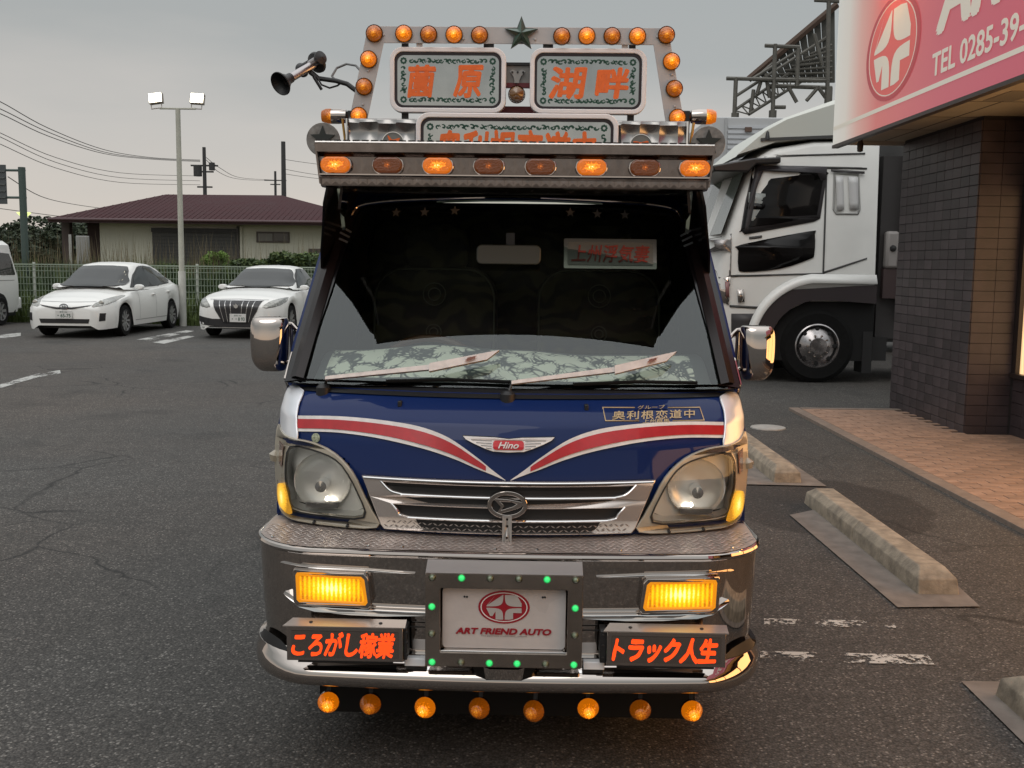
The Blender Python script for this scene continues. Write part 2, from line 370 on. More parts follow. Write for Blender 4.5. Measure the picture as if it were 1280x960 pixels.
# --- cab shell: sides, roof, rear
zz = [.42, .7, 1.0, 1.13, 1.25, 1.36, 1.5, 1.62, 1.72, 1.80]
def fy(z): return sy(outx(z), z) if z <= 1.13 else wsy(outx(z), z)
for s in (-1, 1):
    b = MB(); b.grid([[(s * outx(z), fy(z) + .0, z), (s * (outx(z) + .004), fy(z) + .05, z), (s * (outx(z) + .006), fy(z) + .3, z), (s * (outx(z) + .004), 1.62, z)] for z in zz])
    b.build('side_panel', BLUE, TR, solid=.02)
    b = MB(); b.prism([(.80, 1.17), (1.50, 1.17), (1.50, 1.66), (1.06, 1.66)], 0, .01, lambda u, v, d: (s * (outx(v) + .018 + d), u, v)); b.build('side_window', DARKV, TR)
    b = MB(); b.box(min(s * .775, s * .79), max(s * .775, s * .79), 1.35, 1.47, 1.06, 1.085); b.build('door_handle', CHROME, TR, bevel=.004)
    # chrome strip along the pillar edge
    b = MB(); b.tube([(s * (outx(z) + .006), fy(z) + .012, z) for z in [1.12 + .04 * i for i in range(17)]], .005, 6); b.build('pillar_trim', CHROME, TR)
b = MB(); rr = []
for k in range(9):
    u = -1 + 2 * k / 8; rr.append([(u * .625, .96 + .02 * u * u, 1.80 + .03 * (1 - u * u)), (u * .63, 1.25, 1.81 + .04 * (1 - u * u)), (u * .63, 1.63, 1.79 + .03 * (1 - u * u))])
b.grid(rr); b.build('roof', BLUE, TR, solid=.02)
b = MB(); b.prism([(-.755, .42), (.755, .42), (.755, 1.13), (.63, 1.80), (-.63, 1.80), (-.755, 1.13)], 1.60, 1.63); b.build('rear_wall', DARKV, TR)
b = MB(); b.box(-.70, .70, .30, 1.6, .40, .46); b.build('cab_floor', BLACK, TR)
# --- cowl under the windscreen
b = MB(); b.grid([[(x, sy(x, 1.125) - .004, 1.128), (x, sy(x, 1.135) + .03, 1.146), (x, wsy(x, 1.17) - .01, 1.150)] for x in [-.74 + 1.48 * i / 40 for i in range(41)]])
b.build('cowl', BLACK, TR)
# --- windscreen glass, pillars, black border
def wedge(z): return outx(z) - .012
rows = []
for i in range(15):
    z = 1.145 + (1.80 - 1.145) * i / 14; rows.append([WS()(wedge(z) * (-1 + 2 * j / 40), z) for j in range(41)])
b = MB().grid(rows); ws_o = b.build('windscreen', WGLASS, TR)
gl = [(-.690, 1.172), (-.683, 1.215), (-.650, 1.345), (-.612, 1.55), (-.594, 1.66), (-.578, 1.725), (-.55, 1.745), (-.35, 1.775), (0, 1.785)]
gl = gl + [(-x, z) for x, z in gl[-2::-1]]
gl = smoothloop(gl, 4, False)
inner = [(-.672, 1.160)] + gl + [(.672, 1.160)]
zl = [1.146 + (1.80 - 1.146) * i / 20 for i in range(21)]
outer = [(-outx(z), z) for z in zl] + [(outx(z), z) for z in zl[::-1]]
flat('windscreen_border', shape2d([outer, inner], .002, 0, .03), DARKV, WS(.006), TR, smooth=True)
# A-pillar gloss bars beside the glass
for s in (-1, 1):
    b = MB(); b.grid([[WS(.010)(s * (wedge(z) - .006), z), WS(.020)(s * (wedge(z) - .028), z), WS(.010)(s * (wedge(z) - .055), z)] for z in [1.16 + .62 * i / 16 for i in range(17)]])
    b.build('pillar', mat('pillar_gloss', (.010, .006, .006), .25, spec=.35), TR)
# header of the roof above the glass
hd = [(x, 1.808) for x in (-.60, 0, .60)][::-1]; lo = [(-.60, 1.70), (-.578, 1.735), (-.50, 1.752), (-.35, 1.762), (0, 1.772), (.35, 1.762), (.50, 1.752), (.578, 1.735), (.60, 1.70)]
flat('roof_header', shape2d([smoothloop(lo, 4, False) + [(.61, 1.808), (-.61, 1.808)]], .006, .002, .03), BLUE, WS(.014), TR, smooth=True)
b = MB(); b.tube([WS(.02)(x, z) for x, z in smoothloop(lo, 4, False)], .004, 6); b.build('header_trim', CHROME, TR)
for x, z in [(-.437, 1.722), (-.332, 1.724), (-.222, 1.730), (.196, 1.728), (.294, 1.724), (.394, 1.722)]:
    o = flat('star_sticker', shape2d([star(0, 0, .019)]), mat('sticker_silver', (.30, .28, .26), .4, .3), lambda u, v, w, x=x, z=z: WS(.004)(x + u, z + v, w), TR)
for s in (-1, 1):
    for k in range(3):
        a = (s * (.585 + .004 * k), 1.628 - .018 * k); c = (s * (.628), 1.650 - .018 * k - .004 * k)
        flat('stripe_sticker', stroke2d([a, ((a[0] + c[0]) / 2, (a[1] + c[1]) / 2), c], .007), mat('sticker_pale', (.45, .48, .50), .3, .5), WS(.034), TR)
# --- interior
floral = mat('seat_cover', (.045, .036, .020), .8)
nt = floral.node_tree; v = nt.nodes.new('ShaderNodeTexVoronoi'); v.inputs['Scale'].default_value = 9; v.feature = 'F1'
w_ = nt.nodes.new('ShaderNodeTexWave'); w_.wave_type = 'RINGS'; w_.inputs['Scale'].default_value = 5; w_.inputs['Distortion'].default_value = 12; tcc = nt.nodes.new('ShaderNodeTexCoord')
nt.links.new(tcc.outputs['Object'], v.inputs[0]); nt.links.new(tcc.outputs['Object'], w_.inputs[0])
mz = nt.nodes.new('ShaderNodeMath'); mz.operation = 'MULTIPLY'; nt.links.new(v.outputs['Distance'], mz.inputs[0]); nt.links.new(w_.outputs['Fac'], mz.inputs[1])
cz = nt.nodes.new('ShaderNodeValToRGB'); cz.color_ramp.elements[0].position = .12; cz.color_ramp.elements[0].color = (.02, .016, .01, 1); cz.color_ramp.elements[1].position = .4; cz.color_ramp.elements[1].color = (.085, .070, .035, 1)
nt.links.new(mz.outputs[0], cz.inputs[0]); nt.links.new(cz.outputs[0], nt.nodes['Principled BSDF'].inputs['Base Color'])
for s in (-1, 1):
    b = MB(); b.prism(rrect(.50, .62, .13, 6, s * .33, 1.22), 1.22, 1.36, lambda u, v, d: (u, d + (v - 1.0) * .18, v)); seat = b.build('seat_back', floral, TR, bevel=.02)
    b = MB(); b.prism(rrect(.26, .20, .07, 6, s * .33, 1.60), 1.33, 1.42); b.build('headrest', floral, seat, bevel=.015)
    PIP = mat('seat_piping', (.16, .15, .11), .6); pth = rrect(.48, .60, .12, 6, s * .33, 1.22); MB().tube([(u, 1.215 + (v - 1.0) * .18, v) for u, v in pth + pth[:1]], .004, 5).build('seat_piping', PIP, seat)
    for (cx_, cz_, r_) in ((s * .33, 1.42, .045), (s * .33, 1.27, .03)):
        for q_ in (1, .55): MB().tube([(cx_ + r_ * q_ * cos(a), 1.205 + (cz_ + r_ * q_ * sin(a) - 1.0) * .18, cz_ + r_ * q_ * sin(a)) for a in [2 * pi * i / 16 for i in range(17)]], .0028, 4).build('embroidery', PIP, seat)
    b = MB(); b.prism(rrect(.52, .50, .1, 6, s * .33, 1.10), .74, .90, lambda u, v, d: (u, v, d)); b.build('seat_cushion', floral, TR, bevel=.02)
# lining of the rear wall and sides with dark quilted cloth
b = MB(); b.prism([(-.70, .5), (.70, .5), (.70, 1.13), (.60, 1.76), (-.60, 1.76), (-.70, 1.13)], 1.57, 1.59); b.build('rear_lining', floral, TR)
for s in (-1, 1):
    MB().grid([[(s * (outx(z) - .035), fy(z) + .06, z), (s * (outx(z) - .035), 1.58, z)] for z in zz[2:]]).build('side_lining', mat('lining_black', (.010, .009, .008), .9), TR, solid=.01)
# dashboard with a lace cloth
def dashz(x): return 1.225 + .030 * math.exp(-((x + .26) / .20) ** 2) + .012 * math.exp(-((x - .05) / .12) ** 2)
DASHG = mat('dash_grey', (.10, .11, .115), .55)
rows = [[(x, .40 + .24 * x * x + .02, 1.150) for x in [-.66 + 1.32 * i / 40 for i in range(41)]]]
for k in range(1, 9):
    t = k / 8; rows.append([(x, .46 + .20 * x * x + .34 * t, 1.150 + (dashz(x) - 1.150) * sin(min(1, t * 1.4) * pi / 2)) for x in [-.66 + 1.32 * i / 40 for i in range(41)]])
rows.append([(x, .83, 1.0) for x in [-.66 + 1.32 * i / 40 for i in range(41)]])
dash = MB().grid(rows).build('dashboard', DASHG, TR)
LACE = mat('lace_cloth', (.50, .52, .46), .85); nt = LACE.node_tree; bs = nt.nodes['Principled BSDF']
tcc = nt.nodes.new('ShaderNodeTexCoord'); nz = nt.nodes.new('ShaderNodeTexNoise'); nz.inputs['Scale'].default_value = 9; nz.inputs['Detail'].default_value = 1
vo = nt.nodes.new('ShaderNodeTexVoronoi'); vo.feature = 'DISTANCE_TO_EDGE'; vo.inputs['Scale'].default_value = 48
add = nt.nodes.new('ShaderNodeVectorMath'); add.operation = 'MULTIPLY_ADD'; add.inputs[1].default_value = (.12, .12, .12); nt.links.new(tcc.outputs['Object'], nz.inputs[0]); nt.links.new(nz.outputs['Color'], add.inputs[0]); nt.links.new(tcc.outputs['Object'], add.inputs[2]); nt.links.new(add.outputs[0], vo.inputs[0])
vf2 = nt.nodes.new('ShaderNodeTexVoronoi'); vf2.inputs['Scale'].default_value = 15; nt.links.new(add.outputs[0], vf2.inputs[0])
mi = nt.nodes.new('ShaderNodeMath'); mi.operation = 'SUBTRACT'; nt.links.new(vf2.outputs['Distance'], mi.inputs[0]); nt.links.new(vo.outputs['Distance'], mi.inputs[1])
cz = nt.nodes.new('ShaderNodeValToRGB'); cz.color_ramp.elements[0].position = .34; cz.color_ramp.elements[0].color = (.92, .92, .80, 1); cz.color_ramp.elements[1].position = .56; cz.color_ramp.elements[1].color = (.10, .115, .12, 1)
nt.links.new(mi.outputs[0], cz.inputs[0]); nt.links.new(cz.outputs[0], bs.inputs['Base Color'])
rows = []
for k in range(0, 8):
    t = .04 + .60 * k / 7; rows.append([(x, .46 + .20 * x * x + .34 * t, .007 + 1.150 + (dashz(x) - 1.150) * sin(min(1, t * 1.4) * pi / 2)) for x in [-.63 + 1.24 * i / 60 for i in range(61)]])
MB().grid(rows).build('lace_cloth', LACE, dash)
# steering wheel (left in the picture)
sw = [( -.32 + .185 * cos(a), .90 + .10 * sin(a) + .02, 1.135 + .125 * sin(a)) for a in [2 * pi * i / 40 for i in range(41)]]
b = MB().tube(sw, .016, 8, False); swo = b.build('steering_wheel', mat('wood_rim', (.16, .06, .02), .25, coat=1), TR)
b = MB().tube([(-.33, .95, 1.14), (-.33, .80, 1.02)], .03, 10); b.build('steering_column', BLACK, swo)
b = MB().prism(rrect(.222, .066, .018, 4, -.02, 1.575), .715, .735); b.build('rear_view_mirror', mat('mirror_back', (.07, .075, .065), .5), TR, bevel=.004)
b = MB().box(-.03, .0, .742, .76, 1.60, 1.65); b.build('mirror_stay', BLACK, TR)
def IN(x0, z0, y0): return lambda u, v, w=0: (x0 + u, y0 - w + (v * .3), z0 + v)
ib = flat('hanging_sign', shape2d([rrect(.325, .104, .004, 2)], .008), mat('sign_frame_silver', (.35, .33, .29), .3, .9), IN(.335, 1.583, .80), TR)
flat('sign_face', shape2d([rrect(.300, .080, .004, 2)], .002), mat('inner_sign_face', (.24, .23, .20), .35, .4), IN(.335, 1.583, .793), ib)
flat('lettering', text2d('上州浮気妻', .275, .062, .018, .15, 1, .03), mat('inner_lettering', (.36, .05, .03), .5), IN(.335, 1.583, .789), ib)

# --- stripes on the front panel
top = [(-.668, 1.060), (-.535, 1.066), (-.397, 1.063), (-.275, 1.050), (-.18, 1.020), (-.097, .968), (-.050, .932), (-.008, .902)]
bot = [(-.668, 1.013), (-.535, 1.019), (-.397, 1.010), (-.262, .987), (-.168, .961), (-.095, .933), (-.050, .917), (-.008, .900)]
top = smoothloop(top, 5, False); bot = smoothloop(bot, 5, False)
def band(s, f0, f1, k1, off, m, nm):
    b = MB(); r0 = []; r1 = []
    for (a, c) in list(zip(top, bot))[:k1]:
        r0.append(S(off)(s * (a[0] + (c[0] - a[0]) * f0), a[1] + (c[1] - a[1]) * f0)); r1.append(S(off)(s * (a[0] + (c[0] - a[0]) * f1), a[1] + (c[1] - a[1]) * f1))
    return b.grid([r0, r1]).build(nm, m, TR)
for s in (-1, 1):
    w_o = band(s, 0, 1, len(top), .0055, WHITES, 'white_stripe'); band(s, .2, .80, 29, .0075, RED, 'red_stripe')
# fix the tapered tip of the red stripe
# --- winged badge
wl = [(-.135, 1.026), (-.04, 1.024), (0, 1.020), (.04, 1.024), (.135, 1.026), (.128, 1.019), (.105, 1.008), (.070, .994), (.045, .986), (0, .984), (-.045, .986), (-.070, .994), (-.105, 1.008), (-.128, 1.019)]
flat('badge_edge', shape2d([[(x * 1.03, 1.005 + (z - 1.005) * 1.14) for x, z in wl]], .003, 0, .03), BLACK, S(.004), TR)
wb = flat('winged_badge', shape2d([wl], .004, .001, .03), WHITES, S(.009), TR)
for s in (-1, 1):
    for k in range(4):
        z = 1.018 - .0075 * k; x1 = .112 - .015 * k; flat('feather_line', stroke2d([(s * .05, z - .002), (s * (.05 + x1) / 2, z - .001), (s * x1, z)], .0016), BLACK, S(.014), wb)
flat('badge_field', shape2d([rrect(.092, .026, .008, 4, 0, 1.0045)], .002), mat('badge_red', (.5, .01, .02), .3), S(.014), wb)
flat('lettering', shift(text2d('Hino', .062, .019, .02, .35), 0, 1.005), WHITES, S(.017), wb)
# --- round seal, washer nozzles
ro = flat('round_seal', shape2d([ellipse(-.603, .998, .014, .014)], .002), mat('seal', (.32, .34, .24), .4, .5, var=.5, vscale=220), S(.003), TR)
for x in (-.342, .236):
    b = MB(); p = S(.008)(x, 1.106); b.box(x - .006, x + .006, p[1] - .006, p[1] + .02, 1.098, 1.116); b.build('washer_nozzle', BLACK, TR, bevel=.002)
# --- gold group mark on the hood
gb = flat('gold_mark', merge2d(shape2d([[(.285, 1.108), (.598, 1.103), (.607, 1.066), (.292, 1.071)], [(.2885, 1.1055), (.2945, 1.0735), (.603, 1.0685), (.5955, 1.1005)]], 0, 0, .02)), GOLD, S(.0035), TR)
flat('lettering', shift(text2d('奥利根恋道中', .265, .023, .012, .1, 1.15), .446, 1.086), GOLD, S(.0035), gb)
flat('patch', shape2d([rrect(.105, .010, .001, 1, .440, 1.105)], 0, 0, .02), BLUE, S(.0038), gb)
flat('patch', shape2d([rrect(.105, .010, .001, 1, .450, 1.0695)], 0, 0, .02), BLUE, S(.0038), gb)
flat('lettering', shift(text2d('グループ', .088, .0095, .01, .1), .440, 1.1055), GOLD, S(.0045), gb)
flat('lettering', shift(text2d('上州群馬', .085, .010, .01, .1), .450, 1.0695), GOLD, S(.0045), gb)

# --- chrome corner panels
for s in (-1, 1):
    lp = [(s * x, z) for x, z in [(.672, 1.132), (.744, 1.130), (.757, 1.09), (.757, 1.02), (.725, .993), (.664, .985), (.668, 1.03), (.674, 1.09)]]
    surfpatch('corner_panel', smoothloop(lp, 2), mat('corner_chrome', (.80, .82, .86), .28, .35), S(.010), TR, solid=.004)
# --- headlights
HO = [(.760, 1.010), (.735, .998), (.690, .992), (.610, .985), (.535, .958), (.475, .905), (.437, .835), (.412, .790), (.398, .745), (.55, .738), (.70, .745), (.752, .765), (.765, .86), (.767, .95)]
HG = [(.684, .965), (.58, .958), (.51, .925), (.458, .845), (.440, .775), (.56, .768), (.673, .776), (.690, .82), (.703, .88)]
BEZ = mat('aged_lens_edge', (.36, .32, .25), .3, coat=.6, var=.08, vscale=20)
REFL = mat('reflector', (.94, .93, .91), .25, .45)
SILV = mat('lamp_housing', (.92, .91, .88), .4, .0)
RIB = glassmat('ribbed_lens', (.98, .975, .95), 1.0, .05)
nt = RIB.node_tree; tcc = nt.nodes.new('ShaderNodeTexCoord'); wv = nt.nodes.new('ShaderNodeTexWave'); wv.inputs['Scale'].default_value = 45; wv.bands_direction = 'X'; nt.links.new(tcc.outputs['Object'], wv.inputs[0])
bpn = nt.nodes.new('ShaderNodeBump'); bpn.inputs['Strength'].default_value = .12; bpn.inputs['Distance'].default_value = .002; nt.links.new(wv.outputs['Fac'], bpn.inputs['Height'])
for nd in nt.nodes:
    if nd.type in ('BSDF_GLOSSY', 'FRESNEL'): nt.links.new(bpn.outputs[0], nd.inputs['Normal'])
for s in (-1, 1):
    m_ = lambda L: [(s * x, z) for x, z in L]
    ho = smoothloop(m_(HO), 3); hg = smoothloop(m_(HG), 3)
    hl = flat('headlight', shape2d([ho, hg], .012, .003, .02), BEZ, S(.020), TR, smooth=True)
    # inner dark seam ring
    hg2 = [(s * .585 + (x - s * .585) * 1.035, .865 + (z - .865) * 1.045) for x, z in hg]
    flat('lens_seam', shape2d([hg2, hg], .002, 0, .02), BLACK, S(.031), hl)
    bkl = [(s * .58 + (x - s * .58) * .93, .866 + (z - .866) * .93) for x, z in hg]
    b = MB(); hg3 = resamp(hg, .02); b.grid([[S(.028)(x, z) for x, z in hg3], [S(-.01)(s * .58 + (x - s * .58) * .98, .866 + (z - .866) * .98) for x, z in hg3], [S(-.036)(s * .58 + (x - s * .58) * .92, .866 + (z - .866) * .92) for x, z in hg3]], True); b.build('headlight_housing', SILV, hl)
    surfpatch('housing_back', bkl, SILV, S(-.035), hl)
    b = MB(); y0 = sy(.585, .86) - .014
    b.lathe([(.088 * sin(t), .026 * cos(t)) for t in [i * pi / 2 / 8 for i in range(9)]][::-1] + [], 36, 'Y', (s * .578, y0 + .008, .868)); b.build('reflector_bowl', REFL, hl)
    b = MB().lathe([(0, -.02), (.018, -.018), (.022, 0), (.022, .03)], 16, 'Y', (s * .578, y0 + .002, .855)); b.build('bulb_shield', CHROMEB, hl)
    b = MB()
    for k in range(5): b.box(s * .578 - .05, s * .578 + .05, y0 - .004, y0 + .02, .785 + k * .004, .787 + k * .004)
    b.build('reflector_fins', CHROMEB, hl)
    MB().lathe([(.0001, -.009), (.006, -.005), (.007, .003), (.0001, .009)], 12, 'Y', (s * .560, y0 - .003, .815)).build('position_bulb', mat('position_glow', (1, .9, .7), .4, emit=(1, .90, .74), es=16), hl)
    surfpatch('headlight_glass', hg, RIB, S(.031), hl)
    # clear corner lens with amber signal
    tr_ = smoothloop(m_([(.700, .846), (.728, .842), (.752, .825), (.758, .79), (.742, .766), (.700, .758), (.672, .764), (.684, .80)]), 2)
    ts = surfpatch('turn_signal', [(x - s * .725, z - .80) for x, z in tr_], TURN, lambda u, v, w, s=s: tuple(a - b_ for a, b_ in zip(S(.037)(u + s * .725, v + .80, w), S(.0285)(s * .725, .80))), hl)
    ts.location = S(.0285)(s * .725, .80)
    b = MB().prism([(s * x, z) for x, z in [(.715, .965), (.742, .97), (.742, .90), (.722, .895)]], 0, .003, lambda u, v, d: (u, sy(u, v) - .030 - d, v)); b.build('side_reflector', mat('smoked_amber', (.25, .10, .04), .2, coat=1), hl)
    b = MB().tube([S(.03)(s * x, z) for x, z in [(.772, .895), (.768, .915), (.764, .93)]], [.012, .02, .006], 8); b.build('lens_knob', BEZ, hl)
    b = MB().prism([(s * .40, .718), (s * .755, .722), (s * .755, .758), (s * .40, .752)], 0, .02, lambda u, v, d: (u, sy(u, v) + .008 + d, v)); b.build('gap_filler', BLACK, TR)
    for xx, zq in ((.49, .742), (.60, .742)):
        b = MB().lathe([(.0, -.006), (.005, -.004), (.005, .01)], 8, 'Y', (s * xx, sy(xx, zq) - .03, zq)); b.build('screw', BLACK, hl)
# --- grille
GO = [(-.440, .897), (-.40, .800), (-.383, .757), (-.372, .744), (.372, .744), (.383, .757), (.40, .800), (.440, .897)]
def slot(z1, z0, xa, xb, r):   # wide at the top, swept corners below
    L_ = [(-xa, z1), (-xa + .02, z1 - (z1 - z0) * .55), (-xb - .03, z0 + .006), (-xb, z0)]
    return L_ + [(-x, z) for x, z in L_[::-1]]
flat('grille', shape2d([GO, smoothloop(slot(.888, .851, .385, .318, 0), 1), slot(.822, .782, .352, .295, 0)], .014, .003, .02), mat('grille_chrome', (.66, .60, .56), .16, .75), S(.018), TR, smooth=True)
b = MB(); b.grid([[S(.006)(x, z) for x in [-.43 + .86 * i / 20 for i in range(21)]] for z in (.745, .90)]); b.build('grille_mesh', BLACK, TR)
for z0 in (.872,):
    b = MB().grid([[S(.012)(x, z0), S(.012)(x, z0 - .008)] for x in [-.38 + .76 * i / 20 for i in range(21)]]); b.build('grille_bar', BLACK, TR)
for zc, hw, m2 in ((.8955, .438, CHROMEB), (.8505, .322, CHROMEB), (.7815, .30, CHROMEB)):
    b = MB().tube([S(.028)(x, zc) for x in [-hw + 2 * hw * i / 24 for i in range(25)]], .0035, 6); b.build('bright_edge', m2, TR)
for s in (-1, 1):
    for (z1, z0, xa, xb) in ((.888, .851, .385, .318), (.822, .782, .352, .295)):
        L_ = [(xa, z1), (xa - .02, z1 - (z1 - z0) * .55), (xb + .03, z0 + .006), (xb, z0)]; b = MB().tube([S(.027)(s * x, z) for x, z in smoothloop(L_, 4, False)], .003, 6); b.build('bright_edge', CHROMEB, TR)
# checker relief along the lower edge of the grille: small raised lozenges
b = MB()
for i in range(46):
    for j in range(2):
        x = -.368 + .016 * i + .008 * j; z = .753 + .013 * j; a = (.5 if (i + j) % 2 else -.5); dx, dz = .008 * cos(a), .008 * sin(a)
        p = [S(.0288)(x - dx, z - dz), S(.0291)(x + dz * .25, z - dx * .25), S(.0288)(x + dx, z + dz), S(.0291)(x - dz * .25, z + dx * .25)]; b.add(p, [(0, 1, 2, 3)])
b.build('grille_relief', mat('relief_chrome', (.30, .27, .25), .45, .7), TR, smooth=False, kind='stuff')
# emblem: oval ring with a swept wedge, and the drilled strap below it
eo = flat('front_emblem', shape2d([ellipse(0, .834, .058, .040), ellipse(0, .834, .048, .031)], .008, .002), CHROME, S(.036), TR, smooth=True)
flat('emblem_wedge', shape2d([[(-.040, .852), (.0, .850), (.045, .842), (.048, .834), (.03, .824), (-.010, .812), (-.024, .806), (-.028, .812), (-.018, .828)], [(-.024, .845), (.012, .844), (.030, .838), (.018, .829), (-.012, .819), (-.020, .817), (-.010, .831)]], .006, .0015), CHROME, S(.036), eo, smooth=True)
flat('emblem_back', shape2d([ellipse(0, .834, .049, .032)]), BLACK, S(.030), eo)
b = MB(); vs, fs = shape2d([[(-.014, .803), (.014, .803), (.014, .702), (-.014, .702)]] + [ellipse(0, z, .0035, .005, 8) for z in (.793, .772, .741, .725)], .004)
b.add([(u, .13 - w - (.03 if v < .75 else .015), v) for u, v, w in vs], fs); b.build('drilled_strap', mat('galvanised', (.42, .40, .38), .4, .8), TR)

# --- bumper
BW = .765
def plan(t):
    """t in 0..1 from rear left, round the front, to rear right"""
    pts = PLAN; k = t * (len(pts) - 1); i = min(int(k), len(pts) - 2); f = k - i; return tuple(pts[i][a] * (1 - f) + pts[i + 1][a] * f for a in range(2))
PLAN = [(-BW + .012, .95), (-BW + .008, .70), (-BW + .004, .45)]
for i in range(13):
    a = pi + (pi / 2) * i / 12; PLAN.append((-.53 + .235 * cos(a), .255 + .235 * sin(a)))
for i in range(1, 24):
    x = -.53 + 1.06 * i / 24; PLAN.append((x, .02 * (x / .53) ** 2))
PLAN += [(-x, y) for x, y in PLAN[:15][::-1]]
def pnorm(i):
    a = PLAN[max(0, i - 1)]; c = PLAN[min(len(PLAN) - 1, i + 1)]; dx, dy = c[0] - a[0], c[1] - a[1]; d = sqrt(dx * dx + dy * dy); return (dy / d, -dx / d)
PROF = [(-.03, .722), (-.004, .722), (.003, .719), (.006, .712), (.004, .705), (-.001, .701), (-.003, .65), (-.005, .60), (-.009, .52), (-.014, .45), (-.018, .424), (-.012, .412), (.006, .404), (.022, .391), (.034, .380), (.042, .371), (.047, .360), (.048, .348), (.045, .336), (.034, .324), (.010, .315), (-.05, .308)]
rows = []
for o_, z in PROF:
    r = []
    for i, (x, y) in enumerate(PLAN):
        nx, ny = pnorm(i); k = o_ if o_ < .008 or z > .5 else o_ * (1 if abs(x) < .6 else 1 - .65 * min(1, (abs(x) - .6) / .15)); side = max(0, y - .25) * .0
        r.append((x + nx * k, y + ny * k, z))
    rows.append(r)
bumper = MB().grid(rows).build('bumper', CHROME, TR, flip=False)
bumper.modifiers.new('solid', 'SOLIDIFY').thickness = .003
def BF(x): return .02 * (min(abs(x), .53) / .53) ** 2 + (0 if abs(x) < .53 else .255 - .02 + .02 - .235 * sqrt(max(0, 1 - ((abs(x) - .53) / .235) ** 2)) - .02)
# groove on the lip
for s in (-1, 1):
    flat('lip_groove', shape2d([rrect(.40, .010, .0049, 4, s * .315, 0)], 0, 0, .03), mat('groove_shadow', (.10, .09, .085), .15, .9), lambda u, v, w: (u, BF(u) - .0165 + v * .6, .3975 + v * .5), TR)
    b = MB(); b.grid([[(s * x, BF(x) - .026, .3895), (s * x, BF(x) - .033, .3835)] for x in [.10 + .44 * i / 12 for i in range(13)]]); b.build('lip_highlight_rail', CHROMEB, TR)
    # corner opening behind the lip
    b = MB(); L1 = []; L2 = []; L3 = []
    for i in range(7):
        a = pi + (pi / 2) * (i + 2.2) / 12; cx, cy = -.53 + .235 * cos(a), .255 + .235 * sin(a); nx, ny = cos(a), sin(a); h = sin(pi * i / 6) ** .5
        L1.append((-s * (cx + nx * -.006) , cy + ny * -.001 - .003, .412 + .026 * h)); L2.append((-s * (cx + nx * .004), cy + ny * .004 - .003, .406))
    b.grid([L1, L2]); b.build('corner_opening', BLACK, TR)
# notch in the middle of the lip: a dent-like cut with flared sides
b = MB(); b.prism([(-.095, .410), (.095, .410), (.080, .385), (.05, .366), (-.05, .366), (-.080, .385)], -.050, -.012); nb = b.build('lip_notch', mat('notch_dark', (.03, .028, .026), .12, .8), TR)
b = MB(); b.grid([[(-.052, -.052, .370), (-.030, -.053, .368), (.030, -.053, .368), (.052, -.052, .370)], [(-.058, -.0515, .405), (-.04, -.055, .400), (.04, -.055, .400), (.058, -.0515, .405)]]); b.build('notch_floor', CHROME, nb)
# top tread plate: sheet + raised lozenges
def backy(x): return min(.36, sy(min(abs(x), .74), .75) + .06)
xs = [-.75 + 1.5 * i / 60 for i in range(61)]
rows = [[(x, BF(x) + .008, .7235) for x in xs], [(x, (BF(x) + backy(x)) / 2, .728) for x in xs], [(x, max(backy(x), BF(x) + .02), .732) for x in xs]]
tread = MB().grid(rows).build('tread_plate', mat('tread_plate', (.40, .34, .31), .42, .6, var=.15, vscale=25), TR)
b = MB(); st = .021
for i in range(-36, 37):
    for j in range(0, 15):
        x = i * st + (st / 2 if j % 2 else 0); y = .022 + j * .0165
        if abs(x) > .742 or y < BF(x) + .016 or y > backy(x): continue
        a = .62 if (i + j) % 2 else -.62; L_ = .0105; wd = .0026; z = .7238 + .0085 * (y - BF(x)) / max(.05, backy(x) - BF(x)) + .0006; dx, dy = cos(a), sin(a)
        b.add([(x - dx * L_, y - dy * L_, z), (x + dy * wd, y - dx * wd, z + .0015), (x + dx * L_, y + dy * L_, z), (x - dy * wd, y + dx * wd, z + .0015)], [(0, 1, 2, 3)])
b.build('tread_lozenges', mat('tread_bright', (.62, .54, .49), .35, .7), tread, smooth=False, kind='stuff')
for x in [-.70, -.40, -.30, .33, .09, -.03, .66]:
    b = MB().lathe([(0, .004), (.004, .003), (.005, 0)], 8, 'Z', (x, BF(x) + .03, .726)); b.build('rivet', CHROMEB, tread)
